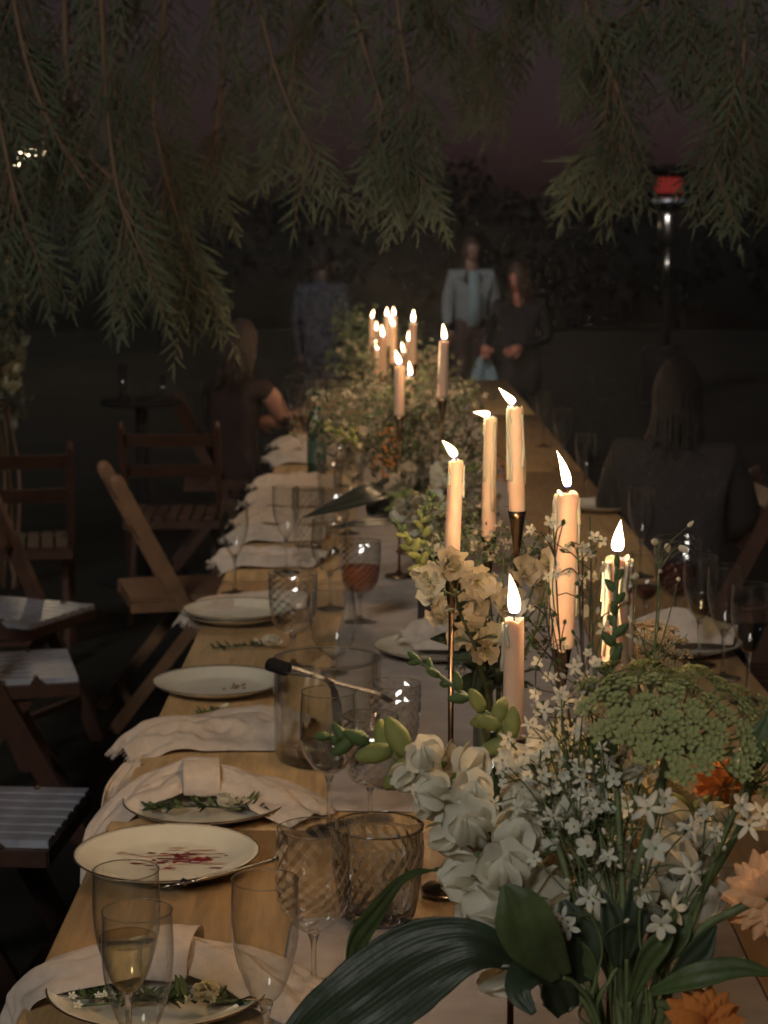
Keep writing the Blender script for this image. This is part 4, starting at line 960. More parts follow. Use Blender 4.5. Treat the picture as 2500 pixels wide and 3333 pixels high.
# sprigs of small white flowers: explicit blossoms, the way the photo shows them
def white_sprig(label, V, top, blooms, grp, seed=1, mesh=None, sz=.0105, buds=6, stemr=(.0016, .0008), mat=stem_green, name='babys_breath', budm=None):
    r = random.Random(seed); t, P = stemmed(name, label, 'flower', grp, stems_in(V, top[0]) + top, stemr[0], stemr[1], mat); O = Vector(t.location); br = MB()
    for k, b in enumerate(blooms):
        b = Vector(b) - O; f = r.uniform(.55, .9); p, ax = along(P, f)
        if (p - b).length > .16: p, ax = along(P, .95)
        mid = p.lerp(b, .55) + Vector((r.uniform(-.006, .006), r.uniform(-.006, .006), .006)); br.tube(cat([p, mid, b], 3), [.0008, .0006], 4, False)
        d = Vector((r.uniform(-.7, .7), -1, r.uniform(-.2, .9))).normalized(); link('blossom', mesh or r.choice(STARS), t, mtx=basis(d, (r.uniform(-1, 1), .2, 1), b, sz * 2 * r.uniform(.65, 1.2)))
    for k in range(buds):
        p, ax = along(P, r.uniform(.5, 1)); d = Vector((r.uniform(-1, 1), r.uniform(-1, .3), r.uniform(.1, 1))).normalized(); e = p + d * r.uniform(.015, .05)
        br.tube([p, p.lerp(e, .5) + Vector((0, 0, .003)), e], [.0007, .0005], 4, False); link('bud', budm or BUDW, t, mtx=basis(d, (0, 1, 0), e, r.uniform(.006, .009)))
    part('twig', br, mat, t); return t
def B(px, py, Y): return at(px, py, Y)
white_sprig('sprig of white five-petalled flowers at the middle right of the nearest bouquet', V1, [B(2080, 3000, 1.68), B(2120, 2800, 1.67), B(2150, 2640, 1.68)], [B(2132, 2762, 1.655), B(2242, 2838, 1.65), B(2152, 3008, 1.65), B(2110, 2632, 1.66), B(2165, 2600, 1.68), B(2250, 2700, 1.67), B(2080, 2912, 1.67), B(2190, 2960, 1.68)], G1, 3, sz=.0115)
white_sprig('sprig of white flowers by the right edge above the peach dahlia', V1, [B(2200, 3000, 1.70), B(2330, 2800, 1.70), B(2400, 2620, 1.70)], [B(2412, 2622, 1.68), B(2438, 2688, 1.69), B(2332, 2712, 1.69), B(2345, 2730, 1.71), B(2480, 2650, 1.70), B(2280, 2680, 1.71), B(2400, 2450, 1.72), B(2300, 2640, 1.70)], G1, 5, sz=.0115)
white_sprig('sprig of white flowers low in the middle of the nearest bouquet', V1, [B(1960, 3080, 1.69), B(1900, 2920, 1.69), B(1880, 2760, 1.70)], [B(1915, 2755, 1.69), B(1740, 2795, 1.70), B(1915, 2922, 1.68), B(1850, 3022, 1.67), B(1830, 2990, 1.67), B(1980, 2790, 1.70), B(1800, 2660, 1.71), B(1870, 2690, 1.71)], G1, 7)
r_ = random.Random(77)
for k, (cx_, cy_, wx, wy, lb) in enumerate(((1810, 2420, 70, 130, 'airy white baby-breath sprig right of the short candle'), (1930, 2360, 80, 120, 'airy white baby-breath sprig beside the dark bud stalk'), (1760, 2520, 90, 80, 'dense low tuft of baby-breath between the snapdragons'), (1990, 2500, 90, 90, 'baby-breath tuft under the lace umbel'), (2080, 2430, 60, 100, 'baby-breath sprig in the shade of the lace umbel'), (1880, 2560, 110, 80, 'baby-breath tuft low in the centre of the nearest bouquet'))):
    bl = [B(cx_ + r_.gauss(0, wx), cy_ + r_.gauss(0, wy), 1.78 + r_.uniform(-.04, .06)) for _ in range(24)]
    white_sprig(lb, V1, [B(2000, 3000, 1.72), B(lerp(2000, cx_, .6), 2760, 1.75), B(cx_, cy_ + 60, 1.78), B(cx_, cy_ - wy, 1.78)], bl, G1, 100 + k, sz=.0082, buds=12)
# thin twigs with tiny buds in front of the tall candle
for k, (tp, lb) in enumerate((((1800, 1700), 'thin twig with dark buds crossing the tall candle'), ((1880, 1780), 'thin budded twig right of the tall candle'), ((1770, 1960), 'thin twig with tiny buds left of the tall candle'), ((2150, 1760), 'twig with pale closed buds leaning right over the wine'), ((1920, 1680), 'upright thin twig between the two tall candles'))):
    tx, ty = tp; P_ = [B(1990, 2950, 1.75), B(lerp(1990, tx, .55), 2500, 1.80), B(lerp(1990, tx, .85), 2150, 1.84), B(tx, ty, 1.86)]
    bl = [B(tx + r_.gauss(0, 42), ty + abs(r_.gauss(0, 150)) - 20, 1.86 + r_.uniform(-.02, .02)) for _ in range(6)]
    white_sprig(lb, V1, P_, bl, G1, 200 + k, mesh=BUDW if k == 3 else STAR, sz=.0062, buds=16, mat=twig if k < 3 else stem_green, name='budded_twig', budm=BUDW if k > 2 else BUDG)
# long leaves
def big_leaf(label, V, centre, widths, mat, grp, thick=.0012, normal=(0, -.6, 1), name='leaf', catg='leaf', fold=.12, stalk=True):
    P = cat(centre, 6); n_ = len(P); ws = cat([Vector((w_, 0, 0)) for w_ in widths], 6) if len(widths) == len(centre) else None; O = Vector(centre[0]); vs = []; fs = []
    t = thing(name, O, label, catg, grp); nrm = Vector(normal)
    for i, p in enumerate(P):
        d = (P[min(i + 1, n_ - 1)] - P[max(i - 1, 0)]).normalized(); s_ = nrm.cross(d).normalized(); u_ = d.cross(s_); wd = max(.0004, ws[i].x)
        for j in range(-16, 17):
            q = j / 16; ed = 1 + .05 * noise.noise((i * .5, q * 2, wd * 90)) if abs(j) == 16 else 1
            vs.append(p - O + s_ * (q * wd * ed) + u_ * (abs(q) * wd * fold + .05 * wd * math.sin(q * 7 + i * .3) + .016 * wd * ((j % 2) * 2 - 1)))
    for i in range(n_ - 1):
        for j in range(32): a = i * 33 + j; fs.append((a, a + 1, a + 34, a + 33))
    part('blade', MB().add(vs, fs), mat, t, mods=[solid(thick), subd(1)])
    rib = [p - O - Vector((0, 0, .0006)) for p in P]; part('midrib', MB().tube(rib, [.0016, .0005], 5), mat, t)
    if stalk:
        q = stems_in(V, O); part('stalk', MB().tube(cat([q[0] - O, q[1] - O, (q[1] - O) * .4 + Vector((0, 0, .01)), Vector((0, 0, 0))], 5), [.0028, .0022], 6), stem_green, t)
    return t
big_leaf('broad glossy dark leaf sweeping to the bottom edge', V1, [B(1700, 3150, 1.68), B(1560, 3080, 1.66), B(1380, 3130, 1.66), B(1180, 3270, 1.66), B(1010, 3400, 1.64), B(860, 3560, 1.62)], [.004, .022, .038, .040, .030, .006], leaf_dark, G1, normal=(.1, -.9, .6))
big_leaf('narrow curled leaf in front of the crystal bowl', V1, [B(1560, 2860, 1.72), B(1420, 2830, 1.78), B(1310, 2860, 1.80), B(1230, 2960, 1.78), B(1160, 3060, 1.76), B(1130, 3170, 1.74)], [.002, .003, .005, .010, .012, .003], leaf_mid, G1, normal=(.8, -.8, .3))
big_leaf('dark leaf curling below the big glossy leaf', V1, [B(1850, 3290, 1.69), B(1790, 3200, 1.66), B(1720, 3170, 1.64), B(1690, 3230, 1.62), B(1740, 3300, 1.61)], [.012, .020, .018, .012, .003], leaf_dark, G1, normal=(-.3, -.8, .7))
big_leaf('wide green leaf at the base of the left snapdragon', V1, [B(1830, 3180, 1.66), B(1740, 3060, 1.63), B(1690, 2960, 1.625), B(1640, 2880, 1.63)], [.010, .026, .024, .004], leaf_mid, G1, normal=(-.2, -1, .3))
big_leaf('dark leaf low in the shade of the nearest bouquet', V1, [B(1900, 3200, 1.69), B(1880, 3050, 1.69), B(1830, 2930, 1.70)], [.012, .024, .004], leaf_dark, G1, normal=(.2, -1, .2))
big_leaf('pale green pointed leaf right of centre over the vase rim', V1, [B(2050, 3260, 1.665), B(2110, 3120, 1.66), B(2160, 3050, 1.66), B(2200, 2960, 1.67)], [.004, .012, .010, .002], leaf_mid, G1, normal=(.4, -1, .3))
big_leaf('leaf reaching right below the peach dahlia', V1, [B(2120, 3230, 1.665), B(2260, 3180, 1.65), B(2400, 3150, 1.65), B(2520, 3170, 1.65)], [.004, .012, .010, .002], leaf_mid, G1, normal=(.2, -.8, .8))
for k, (a, b, lb) in enumerate((((2010, 3150), (1960, 2900), 'narrow leaf in the middle of the nearest bouquet'), ((2140, 3150), (2230, 2920), 'narrow leaf leaning right in the nearest bouquet'), ((2040, 3120), (2060, 2860), 'upright narrow leaf beside the lace stem'), ((1940, 3180), (1790, 3040), 'dark leaf over the left side of the vase'), ((2180, 3200), (2330, 3010), 'leaf under the peach dahlia'), ((2450, 2500), (2510, 2300), 'dark leaf at the right edge beside the flutes'))):
    big_leaf(lb, V1, [B(a[0], a[1], 1.69), B((a[0] + b[0]) / 2 + 15, (a[1] + b[1]) / 2, 1.69), B(b[0], b[1], 1.70)], [.004, .014, .002], leaf_mid if k % 2 else leaf_dark, G1, normal=(.3 * (-1) ** k, -1, .2))

def filler_meshes(seed, mat, mat2, n_=70, spread=(1, 1, 1)):
    r = random.Random(seed); m = MB()
    for k in range(n_):
        a = Vector((r.gauss(0, .42), r.gauss(0, .42), r.gauss(0, .42))); s = r.uniform(.10, .2); d = Vector((r.uniform(-1, 1), r.uniform(-1, 1), r.uniform(-.2, 1))).normalized(); mi = 0 if r.random() < .6 else 1
        if mi == 0:
            for q in range(4): m.petal(basis(d, (r.random(), .3, .4), a, s) @ Matrix.Rotation(q * PI / 2, 4, 'X') @ Matrix.Rotation(R(-55), 4, 'Y'), .8, .36, .2, 0, 2, 1, 1.2, mi=0)
        else: m.petal(basis(d, (r.random(), .3, .4), a, s), 1.8, .32, .2, 0, 3, 1, mi=1)
    return m.mesh('blossoms', [mat, mat2])
FM = [filler_meshes(s, filler, filler_g) for s in (1, 2, 3)]; FMW = [filler_meshes(s, petal_cream, filler_g, 60) for s in (4, 5)]; FMO = filler_meshes(6, petal_orange, filler_g, 60); FMG = [filler_meshes(s, filler_g, leaf_mid, 70) for s in (7, 8)]
def filler_stem(label, V, p, size, me, grp, name='filler_flower', sc3=None, catg='flower'):
    q = stems_in(V, p); mid = q[1].lerp(p, .5) + Vector((0, 0, .03)); t, P = stemmed(name, label, catg, grp, q + [mid, p], .0025, .0015, n_=4)
    o_ = link('blossoms', me, t, P[-1], (rnd.random() * 6, rnd.random() * 6, rnd.random() * 6), size if sc3 is None else sc3); return t

# ---- bouquet two, behind the first, around the tall candles
c2 = on(1560, 2780, TZ); V2 = (.175, 2.92, TZ + .16, .035)
v = vase('glass_vase', V2, 'smoky glass vase of the second bouquet, hidden behind the snapdragons', [(0, .002), (.034, .002), (.037, .006), (.036, .153), (.033, .153), (.034, .01), (0, .008)], glass_vase)
part('rim', ring(.0345, .153, .0018, 40), glass_cut, v)
G2 = 'stems of the second bouquet'
snapdragon('pale snapdragon arching left beside the leaning candle', V2, [B(1560, 2180, 2.90), B(1500, 2010, 2.88), B(1420, 1900, 2.86), B(1350, 1800, 2.86), B(1290, 1700, 2.86)], .74, .50, .034, G2, 21, 12, 9, .75, facing=(-.2, -.4, .1), stemr=(.003, .0018))
snapdragon('short snapdragon bud spike pointing up beside the leaning candle', V2, [B(1560, 2150, 2.94), B(1480, 1950, 2.95), B(1400, 1800, 2.96), B(1370, 1700, 2.97), B(1410, 1610, 2.98)], .70, .60, .028, G2, 22, 10, 3, .6, stemr=(.003, .0016))
def alstroemeria(label, V, pts, heads, grp, sz=.042, seed=1):
    r = random.Random(seed); t, P = stemmed('alstroemeria', label, 'flower', grp, stems_in(V, pts[0]) + pts, .0028, .002); O = Vector(t.location); m = MB()
    for k, h in enumerate(heads):
        h = Vector(h) - O; p, ax = along(P, .93); d = Vector((r.uniform(-.5, .5), -1, r.uniform(-.1, .6))).normalized()
        m.tube(cat([p, p.lerp(h, .6) + Vector((0, .004, -.002)), h - d * .004], 4), .0013, 5, False); link('blossom', AL[k % 3], t, mtx=basis(d, (0, 0, 1), h, sz * r.uniform(.9, 1.1)))
    part('pedicel', m, stem_green, t)
    for k in range(5):
        p, ax = along(P, r.uniform(.55, .85)); d = (ax + Vector((r.uniform(-1, 1), r.uniform(-1, .3), 0))).normalized(); link('leaf', LFD, t, mtx=basis(d, (0, -.3, 1), p, r.uniform(.05, .08)))
    return t
alstroemeria('cluster of cream alstroemeria blooms left of the short candle', V2, [B(1580, 2200, 2.88), B(1560, 2060, 2.85)], [B(1500, 1880, 2.80), B(1490, 1980, 2.79), B(1420, 1940, 2.82), B(1440, 2010, 2.80)], G2, .046, 3)
alstroemeria('open cream alstroemeria in front of the flattened flame candle', V2, [B(1600, 2200, 2.88), B(1610, 2040, 2.84)], [B(1592, 1900, 2.79), B(1560, 1960, 2.80), B(1630, 1980, 2.79)], G2, .050, 4)
alstroemeria('cream alstroemeria between the short and the tall candle', V2, [B(1640, 2200, 2.90), B(1690, 2020, 2.88)], [B(1700, 1870, 2.84), B(1745, 1900, 2.84), B(1690, 1960, 2.82), B(1760, 1960, 2.85)], G2, .046, 5)
alstroemeria('cream alstroemeria hiding the foot of the leaning candle', V2, [B(1560, 2150, 2.75), B(1500, 2000, 2.58), B(1480, 1920, 2.50)], [B(1450, 1850, 2.46), B(1500, 1830, 2.46), B(1400, 1900, 2.47), B(1540, 1890, 2.45)], G2, .044, 6)
alstroemeria('low cream alstroemeria beside the white napkin plate', V2, [B(1580, 2250, 2.84), B(1540, 2110, 2.78)], [B(1510, 2060, 2.74), B(1560, 2050, 2.74), B(1620, 2070, 2.74), B(1580, 2110, 2.73)], G2, .046, 7)
alstroemeria('cream alstroemeria around the foot of the tallest candle', V2, [B(1680, 2200, 2.80), B(1760, 2020, 2.72)], [B(1790, 1840, 2.70), B(1850, 1880, 2.70), B(1800, 1940, 2.69), B(1870, 1980, 2.69)], G2, .042, 8)
for k, (px, py) in enumerate(((1440, 1780), (1500, 1740), (1560, 1800), (1640, 1800), (1700, 1760), (1760, 1800), (1530, 2160), (1470, 1690), (1740, 2060), (1680, 2080))):
    filler_stem(('pale blossom tuft around the candle feet in the second bouquet', 'leafy tuft around the candle feet in the second bouquet')[k % 2], V2, B(px, py, 2.98), .050, FMW[k // 2 % 2] if k % 2 == 0 else FMG[k // 2 % 2], G2 + (' pale tufts' if k % 2 == 0 else ' leafy tufts'))
for k, (a, b, c_, lb) in enumerate((((1590, 2120), (1480, 2090), (1400, 2080), 'dark leaf pointing left over the white napkin plate'), ((1590, 2110), (1530, 2120), (1450, 2180), 'dark leaf drooping left across the brass rod'), ((1600, 2150), (1570, 2220), (1560, 2330), 'dark leaf hanging under the alstroemeria'), ((1560, 2060), (1500, 2040), (1470, 2110), 'dark leaf curled under the cream blooms'), ((1620, 2140), (1650, 2080), (1660, 2000), 'dark upright leaf behind the short candle'), ((1560, 2200), (1520, 2240), (1500, 2290), 'small dark leaf low in the second bouquet'))):
    big_leaf(lb, V2, [B(a[0], a[1], 2.90), B(b[0], b[1], 2.86), B(c_[0], c_[1], 2.84)], [.006, .020, .002], leaf_dark, G2, normal=(0, -.5, 1) if k < 2 else (.5, -1, .2))
dk = on(1430, 2075); v = vase('square_vase', dk, 'dark smoky square vase behind the cream blooms', [(0, 0), (.048, 0), (.05, .006), (.05, .13), (.046, .13), (.045, .01), (0, .01)], vase_dark, seg=4)
part('rim', MB().tube([(.049 * math.cos(k * PI / 2), .049 * math.sin(k * PI / 2), .131) for k in range(5)], .002, 5, False), vase_dark, v)

# ---- bouquet three and four: dense mixed flowers
b3 = on(1345, 1835); V3 = (b3.x + .06, b3.y + .05, TZ + .165, .040)
v = vase('conical_vase', V3, 'dark conical stoneware vase on the runner under the third bouquet', [(0, 0), (.062, 0), (.064, .006), (.050, .10), (.041, .157), (.038, .159), (.036, .15), (.045, .09), (.055, .012), (0, .01)], vase_clay)
part('lip', ring(.0395, .159, .0024, 36), vase_clay, v)
G3 = 'stems of the third bouquet'
w3 = {'l': 'on the left flank of the third bouquet', 'm': 'in the middle of the third bouquet', 'r': 'on the right flank of the third bouquet', 't': 'at the top of the third bouquet'}
spots = [(1080, 1390, 'l'), (1130, 1440, 'l'), (1060, 1350, 'l'), (1190, 1470, 'l'), (1180, 1390, 'l'), (1120, 1350, 'l'), (1250, 1350, 't'), (1310, 1310, 't'), (1380, 1290, 't'), (1440, 1330, 't'), (1500, 1320, 't'), (1200, 1300, 't'), (1270, 1410, 'm'), (1340, 1380, 'm'), (1400, 1400, 'm'), (1460, 1410, 'm'), (1300, 1460, 'm'), (1370, 1480, 'm'), (1440, 1500, 'm'), (1520, 1400, 'r'), (1540, 1470, 'r'), (1480, 1560, 'r'), (1350, 1560, 'm'), (1410, 1620, 'm'), (1240, 1480, 'l'), (1560, 1560, 'r'), (1540, 1640, 'r'), (1480, 1680, 'r'), (1290, 1300, 't'), (1330, 1330, 't'), (1400, 1320, 't'), (1450, 1300, 't'), (1485, 1330, 't'), (1240, 1330, 't')]
for k, (px, py, wq) in enumerate(spots):
    Y = V3[1] + rnd.uniform(-.16, .14); lw = 'greyish white filler blossom ' if k % 4 else 'leafy green filler sprig '
    filler_stem(lw + w3[wq], V3, B(px, py, Y), rnd.uniform(.075, .10), FM[k % 3] if k % 4 else FMG[k % 2], G3 + (' white ' if k % 4 else ' green ') + wq)
for k, (px, py, lb) in enumerate(((1275, 1430, 'upper orange flower spike at the left of the third bouquet'), (1255, 1510, 'lower orange flower spike at the left of the third bouquet'), (1625, 1530, 'orange flower glowing between two tall candles'))):
    filler_stem(lb, V3, B(px, py, V3[1] - .18), .05, FMO, G3 + ' orange', 'orange_flower', (.042, .042, .055))
snapdragon('pale green snapdragon drooping left of the third bouquet', V3, [B(1370, 1600, 5.1), B(1330, 1560, 5.0), B(1290, 1600, 4.95), B(1265, 1680, 4.93)], .80, .55, .046, G3, 41, 7, 10, .9, True, facing=(-.3, -.4, 0), stemr=(.003, .002))
snapdragon('cream stock blooms right of the leaning candle flame', V3, [B(1440, 1640, 5.0), B(1460, 1560, 4.95), B(1480, 1470, 4.93)], .95, .5, .060, G3, 42, 3, 10, .9, False, facing=(0, -.5, 0), stemr=(.003, .002))
snapdragon('pale stock blooms under the leaning candle flame', V3, [B(1430, 1730, 5.0), B(1410, 1680, 4.92), B(1400, 1620, 4.9)], .95, .5, .060, G3, 43, 3, 9, .9, False, facing=(0, -.5, 0), stemr=(.003, .002))
snapdragon('white stock blooms at the front of the third bouquet over the vase', V3, [B(1380, 1720, 4.95), B(1340, 1680, 4.88), B(1320, 1610, 4.86)], .95, .45, .060, G3, 45, 3, 10, .9, False, facing=(-.1, -.5, 0), stemr=(.003, .002))
snapdragon('cream stock blooms right of the third bouquet behind the blown flame', V3, [B(1540, 1700, 5.0), B(1560, 1600, 4.95), B(1545, 1520, 4.93)], .95, .45, .056, G3, 46, 3, 10, .9, True, facing=(.1, -.5, 0), stemr=(.003, .002))
snapdragon('lime snapdragon buds at the far left of the third bouquet', V3, [B(1200, 1440, 5.2), B(1120, 1420, 5.1), B(1030, 1370, 5.05)], .6, .55, .040, G3, 44, 12, 3, .8, True, stemr=(.003, .002))
DL = M('dark tulip leaf', (.014, .020, .016), .3, .3, 12, .1, .6)
big_leaf('upper dark pointed leaf reaching left over the glasses', V3, [B(1330, 1610, 5.05), B(1240, 1600, 4.95), B(1120, 1640, 4.9), B(985, 1685, 4.85)], [.012, .042, .028, .002], DL, G3, normal=(.1, -.5, 1))
big_leaf('lower dark pointed leaf lying over the runner', V3, [B(1390, 1690, 5.0), B(1300, 1690, 4.9), B(1190, 1700, 4.85), B(1075, 1718, 4.82)], [.010, .026, .020, .002], DL, G3, normal=(.1, -.4, 1))
big_leaf('round dark leaf above the conical vase', V3, [B(1370, 1600, 5.1), B(1280, 1610, 5.0), B(1230, 1660, 4.95), B(1210, 1700, 4.93)], [.03, .05, .04, .004], DL, G3, normal=(.2, -1, .3))
V4 = (.10, 7.6, TZ + .17, .045)
v = vase('conical_vase', V4, 'farther dark vase hidden behind the third bouquet', [(0, 0), (.055, 0), (.058, .006), (.050, .16), (.047, .162), (.05, .01), (0, .008)], vase_clay); part('lip', ring(.048, .162, .0024, 36), vase_clay, v)
V5 = (.05, 10.2, TZ + .17, .045)
v = vase('conical_vase', V5, 'farthest dark vase, among the far candles', [(0, 0), (.055, 0), (.058, .006), (.050, .16), (.047, .162), (.05, .01), (0, .008)], vase_clay); part('lip', ring(.048, .162, .0024, 36), vase_clay, v)
for k, (px, py) in enumerate(((1150, 1240), (1190, 1180), (1230, 1230), (1270, 1270), (1330, 1260), (1380, 1230), (1430, 1260), (1360, 1180), (1300, 1200), (1240, 1290), (1170, 1300), (1420, 1200), (1480, 1260), (1390, 1290))):
    filler_stem('greyish blossom sprig among the far candles' if k % 3 else 'leafy sprig among the far candles', V4, B(px, py, 7.6 + rnd.uniform(-.2, .2)), rnd.uniform(.09, .13), FM[k % 3] if k % 3 else FMG[k % 2], 'stems of the fourth bouquet' + (' grey' if k % 3 else ' green'))
for k, (px, py) in enumerate(((1140, 1110), (1165, 1060), (1200, 1090), (1250, 1120), (1130, 1160), (1290, 1110), (1180, 1130), (1330, 1100), (1150, 1040))):
    filler_stem('faint sprig of foliage behind the highest far flames', V5, B(px, py, 10.2 + rnd.uniform(-.2, .2)), rnd.uniform(.10, .15), FMG[k % 2], 'stems of the farthest bouquet')

# ---- sprigs lying on plates and table
def lying_sprig(label, p, d, L_, seed, z, white=6, grp='green sprigs lying at the settings', wide=.02, nleaf=26, big=True):
    r = random.Random(seed); d = Vector(d).normalized(); t = thing('herb_sprig', (p[0], p[1], z), label, 'sprig', grp); P = cat([Vector((0, 0, .004)), d * L_ * .5 + Vector((0, .004, .008)), d * L_ + Vector((0, 0, .006))], 6)
    part('stem', MB().tube(P, [.002, .0012], 5), stem_green, t)
    for k in range(nleaf):
        q, ax = along(P, r.uniform(.02, .8)); s = ax.cross(Vector((0, 0, 1))) * r.choice((-1, 1)); dd = (ax * -.5 + s * r.uniform(.4, 1) + Vector((0, 0, r.uniform(0, .6)))).normalized(); link('leaf', LF if k % 2 else LFD, t, mtx=basis(dd, (0, 0, 1), q, r.uniform(.6, 1.2) * wide))
    for k in range(white):
        q, ax = along(P, r.uniform(.75, 1.0)); e = q + Vector((r.uniform(-.018, .018), r.uniform(-.018, .018), r.uniform(.004, .016))); link('blossom', STAR, t, mtx=basis((r.uniform(-.4, .4), -.6, 1), (0, 1, 0), e, r.uniform(.009, .013)))
    if big:
        for k in range(3): q, ax = along(P, .92 - .05 * k); link('blossom', SB[k], t, mtx=basis((r.uniform(-.6, .6), -.7, .5), (0, 0, 1), q + Vector((.004 * k, 0, .008)), .026))
    return t
lying_sprig('green sprig with tiny white flowers on the nearest plate', (pA.x - .09, pA.y - .035), (1, -.12, 0), .17, 1, TZ + .016, 9, wide=.028, nleaf=44)
lying_sprig('loose green herbs along the front of the nearest plate', (pA.x + .11, pA.y - .045), (-1, -.1, 0), .20, 2, TZ + .016, 5, wide=.03, nleaf=40, big=False)
lying_sprig('sprig with white blossom under the knotted napkin plate', (pC.x - .09, pC.y - .045), (1, -.05, 0), .15, 3, TZ + .016, 5, wide=.026, nleaf=44)
lying_sprig('green herbs at the right end of the knotted napkin plate', (pC.x + .10, pC.y - .045), (-1, 0, 0), .08, 6, TZ + .018, 0, wide=.024, nleaf=18, big=False)
qs = on(690, 2118); lying_sprig('tied sprig lying on bare wood before the stacked plates', (qs.x, qs.y), (1, .02, 0), .15, 4, TZ + .002, 9, wide=.020, nleaf=50)
qs = on(640, 2330); lying_sprig('green tip poking out beyond the crumpled napkin', (qs.x, qs.y), (1, 0, 0), .07, 5, TZ + .002, 2, wide=.018, nleaf=20, big=False)
# ================================================================== people (small and dim, in the background)
def body(parent, name, joints, edges, rads, mat, lvl=2):
    me = bpy.data.meshes.new(name); me.from_pydata([Vector(j) for j in joints], edges, []); me.materials.append(mat)
    o = link(name, me, parent); sk = o.modifiers.new('skin', 'SKIN'); sk.use_smooth_shade = True
    if not me.skin_vertices: 
        bm = bmesh.new(); bm.from_mesh(me); bm.verts.layers.skin.verify(); bm.to_mesh(me); bm.free()
    for i, v in enumerate(me.skin_vertices[0].data):
        rr = rads[i]; v.radius = (rr, rr) if not isinstance(rr, tuple) else rr; v.use_root = (i == 0)
    s = o.modifiers.new('sub', 'SUBSURF'); s.levels = lvl; s.render_levels = lvl; return o
def figure(name_label, loc, rz, H, pose, mats, grp=None, female=False, seed=1):
    """pose: dict of joint overrides (metres for a 1.75 m figure). local -Y is the front."""
    k = H / 1.75; J = {'pel': (0, 0, .95), 'wai': (0, 0, 1.10), 'che': (0, 0, 1.32), 'nec': (0, 0, 1.48), 'hdb': (0, -.005, 1.56),
         'shl': (-.18, 0, 1.42), 'ell': (-.23, .02, 1.14), 'wrl': (-.24, -.06, .90), 'shr': (.18, 0, 1.42), 'elr': (.23, .02, 1.14), 'wrr': (.24, -.06, .90),
         'hil': (-.09, 0, .90), 'knl': (-.10, -.01, .50), 'anl': (-.10, .02, .08), 'tol': (-.11, -.14, .03), 'hir': (.09, 0, .90), 'knr': (.10, -.01, .50), 'anr': (.10, .02, .08), 'tor': (.11, -.14, .03)}
    J.update(pose.get('J', {})); J = {a: Vector(b) * k for a, b in J.items()}
    t = thing('person', loc, name_label, 'person', grp, (0, 0, R(rz)))
    nm = ['pel', 'wai', 'che', 'nec', 'hdb', 'shl', 'ell', 'wrl', 'shr', 'elr', 'wrr', 'hil', 'knl', 'anl', 'tol', 'hir', 'knr', 'anr', 'tor']
    ix = {a: i for i, a in enumerate(nm)}
    ed = [('pel', 'wai'), ('wai', 'che'), ('che', 'nec'), ('nec', 'hdb'), ('che', 'shl'), ('shl', 'ell'), ('ell', 'wrl'), ('che', 'shr'), ('shr', 'elr'), ('elr', 'wrr'), ('pel', 'hil'), ('hil', 'knl'), ('knl', 'anl'), ('anl', 'tol'), ('pel', 'hir'), ('hir', 'knr'), ('knr', 'anr'), ('anr', 'tor')]
    rad = {'pel': (.15, .11), 'wai': (.135, .10), 'che': (.16, .11), 'nec': .055, 'hdb': .055, 'shl': .062, 'ell': .045, 'wrl': .028, 'shr': .062, 'elr': .045, 'wrr': .028, 'hil': .09, 'knl': .06, 'anl': .04, 'tol': .035, 'hir': .09, 'knr': .06, 'anr': .04, 'tor': .035}
    rs = [tuple(q * k for q in rad[a]) if isinstance(rad[a], tuple) else rad[a] * k for a in nm]
    body(t, 'body', [J[a] for a in nm], [(ix[a], ix[b]) for a, b in ed], rs, mats['body'])
    # head with a face
    hc = J['hdb'] + Vector((0, -.015, .09)) * k; tilt = Euler((R(pose.get('nod', 0)), R(pose.get('roll', 0)), R(pose.get('turn', 0))))
    h = MB(); h.ball((0, 0, 0), .10 * k, (.76, .92, 1.18), 20, 14)
    vs = []
    for v_ in h.v:
        x, y, z = v_
        if z < 0: x *= 1 + z * 2.6 / k * .9; y = y * (1 + z * 1.2 / k) - .008 * k * (-z / (.1 * k))
        vs.append((x, y, z))
    h.v = vs; h.ball((0, -.096 * k, -.018 * k), .014 * k, (.8, 1.1, 1.5), 8, 6)
    for s in (-1, 1): h.ball((s * .079 * k, .004, -.01 * k), .025 * k, (.35, .7, 1.1), 8, 6)
    hd_ = part('head', h, mats.get('skin', skin), t, hc, tilt)
    for s in (-1, 1): part('eye', MB().ball((s * .031 * k, -.083 * k, .006 * k), .0125 * k, (1, .6, .75), 8, 6), M('eye', (.05, .04, .035), .2), hd_)
    part('neck', MB().tube([J['nec'] - Vector((0, .02 * k, .07 * k)), J['hdb'] + Vector((0, 0, .05 * k))], .062 * k, 12), mats.get('skin', skin), t)
    part('mouth', MB().ball((0, -.083 * k, -.062 * k), .020 * k, (1.1, .35, .32), 8, 5), M('lips', (.30, .10, .08), .5), hd_)
    hr = MB(); hr.ball((0, .012 * k, .022 * k), .108 * k, (.80, .94, 1.10), 18, 12); hr.v = [(x, max(y, -.055 * k) if z < .06 * k else y, max(z, -.05 * k if y < .02 else z)) for x, y, z in hr.v]
    if female:
        rh = random.Random(seed + 40)
        for q in range(110):
            a_ = rh.uniform(-.42, 1.42) * PI if q % 3 else rh.uniform(0, PI); x0, y0 = math.cos(a_) * .079 * k, math.sin(a_) * .092 * k + .012 * k; z2 = -rh.uniform(.16, .30) * k; fl = rh.uniform(.85, 1.25)
            hr.tube(cat([(x0 * .35, y0 * .35 + .01 * k, .125 * k), (x0 * .95, y0 * .95, .055 * k), (x0 * 1.08, y0 * 1.05, -.05 * k), (x0 * fl, y0 * fl + .01 * k, z2 * .6), (x0 * fl + rh.uniform(-.015, .015) * k, y0 * fl * .9 + rh.uniform(0, .02) * k, z2)], 3), [.011 * k, .009 * k, .010 * k, .006 * k, .002 * k], 5)
